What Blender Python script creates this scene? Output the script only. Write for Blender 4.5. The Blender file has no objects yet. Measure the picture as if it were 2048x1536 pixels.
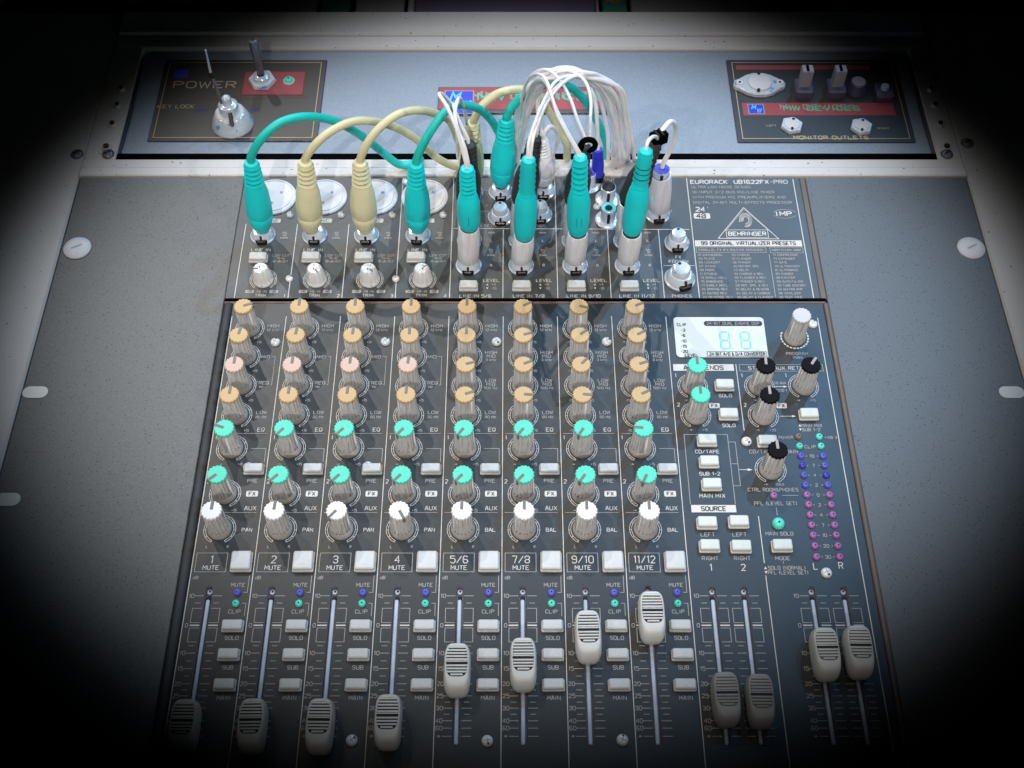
import bpy, math, random
from mathutils import Vector, Matrix
from mathutils.geometry import tessellate_polygon
random.seed(7)
R = math.radians
sc = bpy.context.scene
col = sc.collection
# Everything is laid out in centimetres and turned into metres at the very end.
# ------------------------------------------------------------------ camera
cam = bpy.data.objects.new('camera', bpy.data.cameras.new('camera'))
col.objects.link(cam); sc.camera = cam
cam.location = (0, -31.8588, 47.9873)
cam.rotation_euler = (R(90 - 56.4198), 0, 0)
cam.data.sensor_width = 36; cam.data.lens = 36 * 2400 / 2048
cam.data.clip_start = 0.01; cam.data.clip_end = 20
# ------------------------------------------------------------------ world and added lamps
w = bpy.data.worlds.new('World'); sc.world = w; w.use_nodes = True
w.node_tree.nodes['Background'].inputs[0].default_value = (0, 0, 0, 1)
w.node_tree.nodes['Background'].inputs[1].default_value = 0
sc.view_settings.view_transform = 'Standard'; sc.view_settings.look = 'None'
sc.view_settings.exposure = 0; sc.view_settings.gamma = 1


def spot(name, loc, aim, halfr, watt, color, blend=.5, rad=.03):
    """an added lamp whose round pool on the console is halfr cm in radius"""
    d = bpy.data.lights.new(name, 'SPOT'); o = bpy.data.objects.new(name, d); col.objects.link(o)
    v = Vector(aim) - Vector(loc); L = v.length
    m = v.to_track_quat('-Z', 'Y').to_matrix(); xl, yl = m.col[0], m.col[1]
    # the added lamps make a vignette, masked to one broad oval (27.6 x 24 cm) on the console, whatever side they shine from
    J = ((xl.x, xl.y * .87), (yl.x, yl.y * .87))
    A, B, D = J[0][0] ** 2 + J[0][1] ** 2, J[0][0] * J[1][0] + J[0][1] * J[1][1], J[1][0] ** 2 + J[1][1] ** 2
    th = .5 * math.atan2(2 * B, A - D); q = math.sqrt((A - D) ** 2 / 4 + B * B)
    o.location = loc; o.rotation_euler = (m @ Matrix.Rotation(th, 3, 'Z')).to_euler()
    o.scale = (math.sqrt((A + D) / 2 + q), math.sqrt(max(.01, (A + D) / 2 - q)), 1)
    d.spot_size = 2 * math.atan(halfr / L); d.spot_blend = blend
    d.energy = watt; d.color = color; d.shadow_soft_size = rad
    return o


POOL = (0.4, 5.0, 0)
PR = 27.6
WARM = (1, .985, .96); BLUE = (.20, .56, 1)
GAIN = 16.6
for nm, az, el, e, c in (('overhead_fill', -90, 84, 10, WARM), ('front_fill', -93, 46, 20, WARM), ('front_left_fill', -138, 44, 9, WARM), ('front_right_fill', -42, 44, 11, (1, .92, .80)),
                         ('left_fill', 176, 46, 5, WARM), ('right_fill', 4, 46, 5, (1, .94, .84)), ('back_left_sheen', 119, 47, 13, (1, .97, .92)), ('back_sheen', 92, 46, 9, (.93, .97, 1)),
                         ('back_right_sheen', 58, 48, 17, BLUE), ('left_rear_sheen', 140, 52, 7, WARM), ('right_rear_sheen', 34, 54, 14, BLUE)):  # unseen lamps added for fill, panel sheen and the blue cast
    L_ = 450
    spot(nm, (POOL[0] + L_ * math.cos(R(az)) * math.cos(R(el)), POOL[1] + L_ * math.sin(R(az)) * math.cos(R(el)), L_ * math.sin(R(el))), POOL, PR, e * GAIN, c, .68, .02)

# ------------------------------------------------------------------ materials


def lin(c):
    return tuple((x / 12.92 if x <= .04045 else ((x + .055) / 1.055) ** 2.4) for x in (v / 255 for v in c))


def mat(name, rgb, rough=.5, metal=0, spec=.5, noise=0, nscale=8, speck=None, streak=0, grain=0, coat=0, bump=0, spots=None):
    """noise: broad tone change; speck: (scale per cm, threshold, rgb); streak: along-z streaks for turned parts"""
    m = bpy.data.materials.new(name); m.use_nodes = True
    nt = m.node_tree; N = nt.nodes; Lk = nt.links; b = N['Principled BSDF']
    b.inputs['Roughness'].default_value = rough; b.inputs['Metallic'].default_value = metal
    b.inputs['Specular IOR Level'].default_value = spec
    b.inputs['Coat Weight'].default_value = coat
    rvar = name.endswith('paint'); b.inputs['Coat Roughness'].default_value = .15
    c = lin(rgb); m.diffuse_color = (*c, 1)
    tc = N.new('ShaderNodeTexCoord')

    def rgbn(v):
        n = N.new('ShaderNodeRGB'); n.outputs[0].default_value = (*v, 1); return n.outputs[0]
    cur = rgbn(c)

    def mixin(fac, other):
        nonlocal cur
        x = N.new('ShaderNodeMix'); x.data_type = 'RGBA'
        Lk.new(fac, x.inputs[0]); Lk.new(cur, x.inputs[6]); Lk.new(other, x.inputs[7]); cur = x.outputs[2]

    def ramp(src, a, bb):
        n = N.new('ShaderNodeMapRange'); n.inputs[1].default_value = a; n.inputs[2].default_value = bb
        Lk.new(src, n.inputs[0]); return n.outputs[0]

    def nz(scale, det=3, vec=None):
        n = N.new('ShaderNodeTexNoise'); n.inputs['Scale'].default_value = scale * 100; n.inputs['Detail'].default_value = det
        Lk.new(vec or tc.outputs['Object'], n.inputs['Vector']); return n.outputs[0]
    if noise:
        mixin(ramp(nz(1 / nscale), .3, .7), rgbn(tuple(max(0, x * (1 - noise)) for x in c)))
    if grain:
        mixin(ramp(nz(14, 2), .25, .8), rgbn(tuple(min(1, x * (1 + grain) + .004 * grain) for x in c)))
    if streak:
        mp = N.new('ShaderNodeMapping'); mp.inputs['Scale'].default_value = (1, 1, .06)
        Lk.new(tc.outputs['Object'], mp.inputs[0])
        mixin(ramp(nz(5.5, 4, mp.outputs[0]), .56, .68), rgbn(tuple(x * (1 - streak) for x in c)))
        mixin(ramp(nz(7.5, 3, mp.outputs[0]), .42, .30), rgbn(tuple(min(1, x * 1.7) for x in c)))
    if speck:
        s, th, rc = speck
        v = N.new('ShaderNodeTexVoronoi'); v.inputs['Scale'].default_value = s * 100
        Lk.new(tc.outputs['Object'], v.inputs['Vector'])
        sep = N.new('ShaderNodeSeparateColor'); Lk.new(v.outputs['Color'], sep.inputs[0])
        mth = N.new('ShaderNodeMath'); mth.operation = 'MULTIPLY'; mth.inputs[1].default_value = th
        Lk.new(sep.outputs[0], mth.inputs[0])
        lt = N.new('ShaderNodeMath'); lt.operation = 'LESS_THAN'
        Lk.new(v.outputs['Distance'], lt.inputs[0]); Lk.new(mth.outputs[0], lt.inputs[1])
        g = N.new('ShaderNodeMath'); g.operation = 'GREATER_THAN'; g.inputs[1].default_value = .55
        Lk.new(sep.outputs[1], g.inputs[0])
        mm = N.new('ShaderNodeMath'); mm.operation = 'MULTIPLY'
        Lk.new(lt.outputs[0], mm.inputs[0]); Lk.new(g.outputs[0], mm.inputs[1])
        mixin(mm.outputs[0], rgbn(lin(rc)))
    if spots:
        mixin(ramp(nz(spots[0], 3), spots[1], spots[1] + .05), rgbn(lin(spots[2])))
    Lk.new(cur, b.inputs['Base Color'])
    if rvar:
        rr_ = N.new('ShaderNodeMapRange'); rr_.inputs[1].default_value = .3; rr_.inputs[2].default_value = .7; rr_.inputs[3].default_value = rough - .02; rr_.inputs[4].default_value = rough + .04
        Lk.new(nz(.35, 5), rr_.inputs[0]); Lk.new(rr_.outputs[0], b.inputs['Roughness'])
    if bump:
        bp = N.new('ShaderNodeBump'); bp.inputs['Strength'].default_value = bump; bp.inputs['Distance'].default_value = .0002
        Lk.new(nz(9, 3), bp.inputs['Height']); Lk.new(bp.outputs[0], b.inputs['Normal'])
    return m


M = {
    'panel': mat('dark_panel_paint', (22, 21, 20), .47, 0, .75, noise=.1, nscale=5, speck=(5, .32, (8, 8, 8)), grain=.5, bump=.15),
    'panel_up': mat('upper_panel_paint', (44, 44, 43), .52, 0, 1, noise=.2, nscale=3, speck=(5, .25, (12, 12, 12)), grain=.4, bump=.15),
    'ear': mat('side_plate_coat', (70, 69, 68), .58, 0, 1, noise=.06, nscale=6, speck=(8, .34, (30, 29, 28)), grain=.8, bump=.3),
    'ridge': mat('ridge_paint', (66, 65, 66), .6, 0, .3, noise=.2),
    'ridge_brown': mat('right_ridge_paint', (105, 92, 84), .5, 0, .4, noise=.25, nscale=4),
    'case': mat('white_case_paint', (196, 190, 186), .5, 0, .3, noise=.08, nscale=6, speck=(3, .16, (110, 106, 100)), grain=.08, bump=.2),
    'mw': mat('blue_grey_panel', (124, 134, 146), .5, 0, .5, noise=.08, nscale=5, grain=.28, bump=.2),
    'plate': mat('dark_plate', (48, 46, 42), .4, 0, .5, noise=.1, grain=.2),
    'plate_edge': mat('plate_edge', (52, 50, 62), .4),
    'gold': mat('gold_line', (180, 158, 118), .6), 'red': mat('red_print', (150, 62, 66), .55, noise=.1, grain=.15),
    'rednarrow': mat('red_line', (120, 42, 44), .6), 'blue': mat('blue_print', (32, 56, 200), .5), 'cyan': mat('cyan_print', (90, 190, 235), .5),
    'greenprint': mat('green_print', (60, 190, 140), .6), 'greyprint': mat('grey_print', (150, 140, 140), .6), 'navy': mat('navy_print', (42, 38, 120), .6),
    'print': mat('white_print', (204, 196, 188), .6), 'print_dim': mat('thin_white_print', (164, 156, 150), .6),
    'inkdark': mat('dark_ink', (30, 34, 40), .6),
    'matteblack': mat('matte_black', (3, 2, 2), .9, 0, .05), 'trimbrown': mat('brown_trim', (96, 74, 66), .5),
    'knob': mat('grey_ribbed_plastic', (206, 201, 198), .33, 0, .5, streak=.66, noise=.12, nscale=.5),  # streaks paint the inverted highlights of the ribs into the colour
    'knob_white': mat('white_ribbed_plastic', (222, 218, 216), .35, 0, .4, streak=.45),
    'skirt': mat('knob_skirt', (176, 170, 166), .45, noise=.3, nscale=.6),
    'orange': mat('orange_cap', (194, 160, 114), .5, noise=.06, nscale=.3), 'pink': mat('pink_cap', (202, 170, 152), .5, noise=.06, nscale=.3),
    'mint': mat('mint_cap', (84, 204, 174), .5, noise=.05, nscale=.3), 'white': mat('white_cap', (226, 224, 224), .45),
    'black': mat('black_cap', (9, 6, 7), .7, 0, .15), 'silver': mat('silver_cap', (196, 190, 190), .45, noise=.1, nscale=.3),
    'pointer': mat('pointer_grey', (112, 106, 100), .5), 'pointer_light': mat('pointer_light', (160, 148, 140), .5),
    'button': mat('white_button', (200, 198, 195), .45, 0, .4, noise=.1, nscale=.6, spots=(3.2, .70, (150, 148, 146))),
    'button_cool': mat('ivory_button', (206, 206, 200), .45, 0, .4, noise=.08, nscale=.6),
    'fader': mat('fader_ivory', (214, 212, 207), .45, 0, .4, noise=.12, nscale=1.2),
    'fader_dim': mat('fader_grey', (158, 156, 154), .45, 0, .4, noise=.15, nscale=1.2),
    'groove': mat('groove_dark', (14, 12, 11), .7), 'groove_grey': mat('groove_grey', (104, 97, 92), .7),  # the grey copy paints a reflection into the same grooves
    'slot': mat('slot_rail', (186, 194, 202), .45, 0, .5, noise=.2, nscale=1.0), 'slot_side': mat('slot_side', (120, 116, 128), .5, noise=.25, nscale=.3, grain=.3),
    'hole': mat('hole_highlight_black', (8, 7, 7), .6),  # black of real holes and of highlights painted on the indicator lights
    'teal': mat('teal_rubber', (16, 220, 222), .42, 0, .5, noise=.14, nscale=1.2), 'tealcable': mat('teal_cable', (30, 196, 184), .45, 0, .5, noise=.16, nscale=1.5),
    'cream': mat('cream_rubber', (234, 225, 184), .42, noise=.1, nscale=.8), 'creamcable': mat('cream_cable', (220, 210, 168), .45, noise=.14, nscale=1.2),
    'blackrub': mat('charcoal_rubber', (58, 54, 54), .5, 0, .3, noise=.25, nscale=.8), 'bluerub': mat('blue_rubber', (48, 58, 208), .4, noise=.1, nscale=.5),
    'whitecable': mat('white_cable', (250, 246, 246), .35, 0, .5, noise=.14, nscale=.9),
    'adapter': mat('white_adapter', (232, 228, 230), .35, 0, .4, streak=.12, noise=.05, nscale=.8),
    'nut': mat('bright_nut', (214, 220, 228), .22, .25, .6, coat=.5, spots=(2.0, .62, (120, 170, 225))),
    'nutdark': mat('dark_metal_highlight', (20, 14, 18), .3, .3),  # dark shank metal, also the inverted highlights painted on the nuts
    'bluering': mat('blue_ring', (62, 70, 190), .35), 'tealring': mat('teal_ring', (90, 200, 190), .35),
    'discw': mat('white_socket', (210, 208, 210), .5, 0, .3, noise=.08, nscale=.8),
    'ledblue': mat('led_blue', (92, 96, 205), .4, noise=.2, nscale=.3), 'ledteal': mat('led_teal', (84, 214, 190), .3), 'ledpurple': mat('led_purple', (176, 108, 174), .4, noise=.25, nscale=.3),
    'ledbrown': mat('led_brown', (120, 104, 92), .3), 'leddeep': mat('led_deep_blue', (58, 60, 180), .3),
    'screw': mat('white_screw', (228, 226, 226), .35, .1, .5, spots=(6, .68, (120, 118, 118))),
    'display': mat('display_white', (200, 200, 194), .4, 0, .4), 'seg': mat('display_segment', (96, 200, 206), .4),
    'metalgrey': mat('lever_metal', (118, 114, 122), .3, .35, .5, streak=.5), 'darkred': mat('dark_red', (52, 8, 12), .5),
    'screen': mat('rear_screen', (92, 82, 108), .4, noise=.15, nscale=3), 'greentile': mat('green_tile', (30, 96, 80), .5), 'orangeprint': mat('orange_print', (190, 92, 48), .6),
    'rear': mat('rear_wall_paint', (150, 150, 150), .5, noise=.2, nscale=6), 'floor': mat('desk_dark', (20, 20, 20), .7, noise=.2),
    'violetgrey': mat('violet_grey_plastic', (84, 78, 104), .4, noise=.2, nscale=1), 'lightgrey': mat('light_grey_plastic', (150, 146, 152), .4, noise=.15, nscale=1),
}

# ------------------------------------------------------------------ mesh builder


class MB:
    def __init__(s):
        s.v = []; s.f = []; s.m = []; s.s = []; s.mats = []

    def mi(s, k):
        if k not in s.mats: s.mats.append(k)
        return s.mats.index(k)

    def add(s, vs, fs, k, sm=False, mx=None):
        o = len(s.v); i = s.mi(k)
        for p in vs:
            s.v.append(tuple(mx @ Vector(p)) if mx else tuple(p))
        for f in fs:
            s.f.append(tuple(a + o for a in f)); s.m.append(i); s.s.append(sm)

    def loft(s, rings, k, sm=True, cap0=True, cap1=True, mx=None, capk=None):
        n = len(rings[0]); vs = [p for r in rings for p in r]; fs = []
        for a in range(len(rings) - 1):
            for b in range(n):
                c = (b + 1) % n
                fs.append((a * n + b, a * n + c, (a + 1) * n + c, (a + 1) * n + b))
        if cap0: fs.append(tuple(reversed(range(n))))
        if cap1 and not capk: fs.append(tuple(range((len(rings) - 1) * n, len(rings) * n)))
        s.add(vs, fs, k, sm, mx)
        if cap1 and capk: s.add(rings[-1], [tuple(range(n))], capk, sm, mx)

    def lathe(s, prof, k, n=24, mx=None, sm=True, cap0=False, cap1=True, capk=None):
        s.loft([[(r * math.cos(2 * math.pi * i / n), r * math.sin(2 * math.pi * i / n), z) for i in range(n)] for r, z in prof], k, sm, cap0, cap1, mx, capk)

    def rbox(s, x0, x1, y0, y1, z0, z1, k, ch=.04, cr=.05, taper=0, mx=None, sm=False):
        def ring(i, z):
            a, b, c, d = x0 + i, x1 - i, y0 + i, y1 - i
            r = min(cr, (b - a) / 2.2, (d - c) / 2.2)
            return [(a + r, c, z), (b - r, c, z), (b, c + r, z), (b, d - r, z), (b - r, d, z), (a + r, d, z), (a, d - r, z), (a, c + r, z)]
        rs = [ring(0, z0)]
        if ch: rs.append(ring(taper, z1 - ch))
        rs.append(ring(taper + ch, z1))
        s.loft(rs, k, sm, True, True, mx)

    def rect(s, x0, x1, y0, y1, z, k):
        s.add([(x0, y0, z), (x1, y0, z), (x1, y1, z), (x0, y1, z)], [(0, 1, 2, 3)], k)

    def line(s, pts, t, z, k, closed=False):
        """flat printed line of width t with mitred corners"""
        P = [Vector(p[:2]) for p in pts]; n = len(P)
        if closed and (P[0] - P[-1]).length < 1e-6: P = P[:-1]; n -= 1
        L, Rr = [], []
        for i in range(n):
            a = P[(i - 1) % n] if (closed or i > 0) else None
            b = P[(i + 1) % n] if (closed or i < n - 1) else None
            d1 = (P[i] - a).normalized() if a is not None else (b - P[i]).normalized()
            d2 = (b - P[i]).normalized() if b is not None else d1
            n1 = Vector((-d1.y, d1.x)); n2 = Vector((-d2.y, d2.x)); m = n1 + n2
            if m.length < .3: m = n1
            m.normalize(); q = t / 2 / max(.45, m.dot(n1))
            L.append((*(P[i] + m * q), z)); Rr.append((*(P[i] - m * q), z))
        vs = L + Rr; fs = []
        for i in range(n if closed else n - 1):
            j = (i + 1) % n; fs.append((i, n + i, n + j, j))
        s.add(vs, fs, k)

    def box_outline(s, x0, x1, y0, y1, t, z, k):
        s.line([(x0, y0), (x1, y0), (x1, y1), (x0, y1)], t, z, k, True)

    def text(s, st, x, y, h, k, t=None, z=.012, wf=1.0, align='c', bold=False, slant=0, W=None):
        wf *= .86
        if W: wf = W / ((sum(ADV.get(c, 5.6) for c in st) - 1.6) * h / 6)
        t = t or max(.021, h * (.22 if bold else .15)); u = h / 6; ux = u * wf
        width = sum(ADV.get(c, 5.6) for c in st) * ux - 1.6 * ux
        X = x - (width / 2 if align == 'c' else (width if align == 'r' else 0)); Y = y - h / 2
        for c in st:
            for q, stk in enumerate(GL.get(c, [])):
                pts = [(X + a * ux + slant * b * u, Y + b * u) for a, b in stk]
                cl = stk[0] == stk[-1] and len(stk) > 3
                s.line(pts, t, z + q * .0025, k, cl)
            X += ADV.get(c, 5.6) * ux

    def tube(s, pts, r, k, n=10, sub=6, mx=None):
        P = [Vector(p) for p in pts]; C = []
        for i in range(len(P) - 1):
            a, b, c, d = P[max(i - 1, 0)], P[i], P[i + 1], P[min(i + 2, len(P) - 1)]
            for j in range(sub):
                t = j / sub
                C.append(.5 * ((2 * b) + (c - a) * t + (2 * a - 5 * b + 4 * c - d) * t * t + (3 * b - a - 3 * c + d) * t ** 3))
        C.append(P[-1]); rings = []; up = None
        for i in range(len(C)):
            tg = (C[min(i + 1, len(C) - 1)] - C[max(i - 1, 0)]).normalized()
            if up is None: up = tg.orthogonal().normalized()
            up = (up - tg * up.dot(tg)).normalized(); sd = tg.cross(up)
            rings.append([tuple(C[i] + (up * math.cos(2 * math.pi * q / n) + sd * math.sin(2 * math.pi * q / n)) * r) for q in range(n)])
        s.loft(rings, k, True, True, True, mx)

    def mesh(s, name):
        me = bpy.data.meshes.new(name); me.from_pydata(s.v, [], s.f)
        for k in s.mats: me.materials.append(M[k])
        me.polygons.foreach_set('material_index', s.m); me.polygons.foreach_set('use_smooth', s.s)
        me.update()
        if any(s.s): me.set_sharp_from_angle(angle=R(38))
        return me

    def build(s, name, parent=None, loc=(0, 0, 0), rz=0):
        return place(name, s.mesh(name), parent, loc, rz)


def place(name, me, parent=None, loc=(0, 0, 0), rz=0):
    o = bpy.data.objects.new(name, me); col.objects.link(o)
    o.location = loc; o.rotation_euler = (0, 0, rz); o.parent = parent
    return o


def thing(name, label, cat, loc=(0, 0, 0), group=None):
    o = bpy.data.objects.new(name, None); o.empty_display_size = .01; col.objects.link(o); o.location = loc
    o['label'] = label; o['category'] = cat
    if group: o['group'] = group
    return o


def axis_mx(a, b):
    """matrix whose z runs from a to b"""
    a, b = Vector(a), Vector(b)
    return Matrix.Translation(a) @ (b - a).to_track_quat('Z', 'Y').to_matrix().to_4x4()


_G = {'A': '002640,0933', 'B': '000636454433,03334241300', 'C': '4536160501103041', 'D': '00063645413000', 'E': '46060040,0333', 'F': '460600,0333',
      'G': '45361605011030414323', 'H': '0006,4640,0343', 'I': '2026', 'J': '4641301001', 'K': '0006,460340', 'L': '060040', 'M': '0006234640',
      'N': '00064046', 'O': '100105163645413010', 'P': '000636454433 03', 'Q': '100105163645413010,2240', 'R': '0006364544330 3,2340',
      'S': '453616050413334241301001', 'T': '0646,2026', 'U': '060110304146', 'V': '062046', 'W': '0610243046', 'X': '0046,0640', 'Y': '062346,2320',
      'Z': '06460040', '0': '100105163645413010', '1': '152620', '2': '051636454400 40', '3': '0516364544334241301001,1333', '4': '30360242',
      '5': '46060434434130100 1', '6': '453616050110304142330 3', '7': '064620', '8': '0405163645443342413010010213,1333',
      '9': '01103041453616050413 43', '/': '0046', '-': '1333', '+': '0343,2125', '&': '400416362413 01103042', '(': '36151130', ')': '16353110',
      '.': '2021', '@': '23140312233443322 3', 'd': '464030100103144 4', 'k': '0006,440240', 'z': '04440040', "'": '2624', 'L': '060040'}
GL = {}
for c, sdef in _G.items():
    L = []
    for stk in sdef.replace(' ', '').split(','):
        if len(stk) % 2: stk = stk + '0' if c != 'B' else stk + '0'
        L.append([(int(stk[i]), int(stk[i + 1])) for i in range(0, len(stk), 2)])
    GL[c] = L
GL['A'] = [[(0, 0), (1.6, 6), (2.4, 6), (4, 0)], [(.7, 2), (3.3, 2)]]
GL['B'] = [[(0, 0), (0, 6), (3, 6), (4, 5), (4, 4), (3, 3), (4, 2), (4, 1), (3, 0), (0, 0)], [(0, 3), (3, 3)]]
GL['P'] = [[(0, 0), (0, 6), (3, 6), (4, 5), (4, 4), (3, 3), (0, 3)]]
GL['R'] = [[(0, 0), (0, 6), (3, 6), (4, 5), (4, 4), (3, 3), (0, 3)], [(2, 3), (4, 0)]]
GL['N'] = [[(0, 0), (0, 6), (4, 0), (4, 6)]]
GL['M'] = [[(0, 0), (0, 6), (2.2, 2.4), (4.4, 6), (4.4, 0)]]
GL['W'] = [[(0, 6), (1.1, 0), (2.4, 5), (3.7, 0), (4.8, 6)]]
GL['&'] = [[(4, 0), (.6, 4.6), (1.4, 6), (2.6, 5), (.2, 2), (1, 0), (2.6, 0), (4, 2.4)]]
GL['@'] = [[(2, 3), (1, 4.2), (0, 3), (1, 1.8), (2, 3), (3, 4.2), (4, 3), (3, 1.8), (2, 3)]]
GL['I'] = [[(.8, 0), (.8, 6)]]
GL['1'] = [[(.2, 5), (1.4, 6), (1.4, 0)]]
GL['.'] = [[(.6, 0), (.6, .9)]]
GL['('] = [[(1.6, 6), (.6, 5), (.6, 1), (1.6, 0)]]
GL[')'] = [[(.2, 6), (1.2, 5), (1.2, 1), (.2, 0)]]
GL['-'] = [[(.2, 3), (2.6, 3)]]
ADV = {' ': 3.4, 'I': 3.2, '1': 3.6, '.': 2.6, '-': 4.2, 'M': 6.0, 'W': 6.4, '(': 3.4, ')': 3.4}

# ------------------------------------------------------------------ shared shapes
CZ = 47.9873; CY = -31.8588


def sink(x, y, z):
    """plan position of something seen at (x, y) on the top plane when it really lies z lower"""
    k = (CZ - z) / CZ
    return x * k, CY + (y - CY) * k


def knob_meshes():
    b = MB()
    b.lathe([(.53, 0), (.535, .06), (.53, .14), (.495, .24), (.455, .36)], 'skirt', 32, cap1=False)
    n = 16; rings = []
    for z, r in ((.30, .47), (.36, .468), (1.0, .452), (1.70, .44), (1.72, .42)):
        rings.append([((r * (1 if q in (1, 2) else .875)) * math.cos(2 * math.pi * (i + q / 4) / n), (r * (1 if q in (1, 2) else .875)) * math.sin(2 * math.pi * (i + q / 4) / n), z) for i in range(n) for q in range(4)])
    b.loft(rings, 'knob', False, False, True)
    body = b.mesh('knob')
    caps = {}
    for c in ('orange', 'pink', 'mint', 'white', 'black', 'silver'):
        b = MB(); rings = []
        for z, r in ((1.70, .46), (1.79, .465), (1.84, .44), (1.85, .40)):
            d = .93 if r > .42 else 1
            rings.append([((r * (1 if q in (1, 2) else d)) * math.cos(2 * math.pi * (i + q / 4) / n), (r * (1 if q in (1, 2) else d)) * math.sin(2 * math.pi * (i + q / 4) / n), z) for i in range(n) for q in range(4)])
        b.loft(rings, c, False, True, True)
        caps[c] = b.mesh('cap')
    ptr = {}
    for c in ('pointer', 'pointer_light'):
        b = MB(); b.rbox(-.065, .065, .02, .475, 1.845, 1.875, c, .01, .01); b.rbox(-.05, .05, .44, .485, 1.5, 1.86, c, .01, .01)
        ptr[c] = b.mesh('pointer')
    return body, caps, ptr


KB, KC, KP = knob_meshes()


def add_knob(par, x, y, cap, ang, label=None, ptr=True):
    o = place('knob', KB, par, (x, y, 0), -R(ang))
    if label: o['label'] = label
    place('cap', KC[cap], o)
    if ptr: place('pointer', KP['pointer_light' if cap == 'black' else 'pointer'], o)
    return o


def ring_mesh(nt=11, r0=.62, r1=.71, gap=27, full=False):
    b = MB(); a0, a1 = R(-90 + gap), R(270 - gap)
    A = [a0 + (a1 - a0) * i / 40 for i in range(41)]
    b.line([(r1 * math.cos(a), r1 * math.sin(a)) for a in A] + [(r0 * math.cos(a), r0 * math.sin(a)) for a in reversed(A)], .022, .012, 'print', True)
    for i in range(1, nt - 1):
        a = a0 + (a1 - a0) * i / (nt - 1)
        b.line([((r0 + .012) * math.cos(a), (r0 + .012) * math.sin(a)), ((r1 - .012) * math.cos(a), (r1 - .012) * math.sin(a))], .022, .0135, 'print')
    return b.mesh('knob_scale')


RING = ring_mesh()


def button_mesh(wd, dp, h, k):
    b = MB(); x, y = wd / 2, dp / 2
    b.rbox(-x, x, -y, y, 0, .10, k, .02, .04)
    b.rbox(-x + .025, x - .025, -y + .03, y - .01, .09, h, k, .045, .05, .015)
    s = min(x, y) * .62
    b.add([(-s * 1.1, -s, h), (s * 1.1, -s, h), (0, s, h), (0, -s * .45, h + .028)], [(0, 1, 3), (1, 2, 3), (2, 0, 3)], k)
    return b.mesh('push_button')


BT = button_mesh(.93, .5, .30, 'button'); BTM = button_mesh(.93, .93, .30, 'button')
BTC = button_mesh(.92, .56, .34, 'button_cool'); BTU = button_mesh(.96, .52, .34, 'button')


def dome_mesh(name, r, k, dot=.035, n=16):
    b = MB(); b.lathe([(r, 0), (r * .98, r * .35), (r * .8, r * .7), (r * .45, r * .93), (.01, r)], k, n)
    if dot: b.lathe([(dot, 0), (dot, .02)], 'hole', 8, Matrix.Translation((0, -r * .12, r * .985)))  # black dot stands for the inverted highlight on the dome
    return b.mesh(name)


LEDS = {k: dome_mesh('indicator_light', .165, k, .038) for k in ('ledblue', 'ledteal', 'ledpurple', 'ledbrown', 'leddeep')}


def screw_mesh(r):
    b = MB(); b.lathe([(r, 0), (r, .04), (r * .85, .12), (r * .5, .17), (.01, .18)], 'screw', 20)
    b.rbox(-r * .5, r * .5, -.02, .02, .155, .186, 'skirt', 0, .005); b.rbox(-.02, .02, -r * .5, r * .5, .155, .187, 'skirt', 0, .005)
    b.lathe([(r * .22, .1), (r * .22, .175)], 'hole', 8, Matrix.Translation((.02, -r * .55, 0)))
    return b.mesh('screw')


SCR = screw_mesh(.24); SCRS = screw_mesh(.19)


def fader_mesh(kb, kg, kl):
    """cap: rounded body that swells toward the middle, raised cross ridges, a dark centre line"""
    b = MB(); n = 40; rings = []

    def outline(hw, y0, y1, z, p=4.2, zf=0):
        cy, hy = (y0 + y1) / 2, (y1 - y0) / 2; out = []
        for i in range(n):
            a = 2 * math.pi * i / n; c, s_ = math.cos(a), math.sin(a)
            x = hw * math.copysign(abs(c) ** (2 / p), c); y = cy + hy * math.copysign(abs(s_) ** (2 / p), s_)
            out.append((x * (1 - .05 * (abs(y - cy) / hy) ** 2), y, z + zf * (y - cy)))
        return out
    for hw, y0, y1, z in ((.46, -1.0, 1.0, .0), (.52, -1.08, 1.05, .12), (.555, -1.1, 1.06, .45), (.55, -1.02, 1.02, .75), (.52, -.92, .97, .95), (.485, -.80, .92, 1.06), (.45, -.70, .86, 1.085)):
        rings.append(outline(hw, y0, y1, z))
    b.loft(rings, kb, True); body = b.mesh('fader_handle')
    b = MB()
    b.loft([outline(.43, -.50, .80, 1.08), outline(.425, -.495, .795, 1.092)], kg, False, False)
    grooves = b.mesh('groove_floor')
    b = MB(); ys = [.74, .61, .48, .35, .22]; ys2 = [-.04, -.17, -.30, -.42]
    for i, y in enumerate(ys[:] + ys2):
        hw = .425 - .12 * max(0, abs(y - .1) - .35)
        if y < -.4: hw = .25
        b.rbox(-hw, hw, y - .036, y + .036, 1.085, 1.14, kb, .015, .02)
    for y in (.115, .065): pass
    b.rbox(-.43, .43, .115, .165, 1.085, 1.13, kb, .015, .02)
    ridges = b.mesh('grip_ridges')
    b = MB(); b.rbox(-.44, .44, .035, .095, 1.09, 1.125, kl, .005, .01)
    return body, grooves, ridges, b.mesh('centre_line')


FA = fader_mesh('fader', 'groove', 'hole'); FB = fader_mesh('fader_dim', 'groove_grey', 'hole')
FCC = fader_mesh('fader', 'groove_grey', 'hole')


def arc_pts(cx, cy, r, a0, a1, n=8):
    return [(cx + r * math.cos(R(a0 + (a1 - a0) * i / n)), cy + r * math.sin(R(a0 + (a1 - a0) * i / n))) for i in range(n + 1)]


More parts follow.
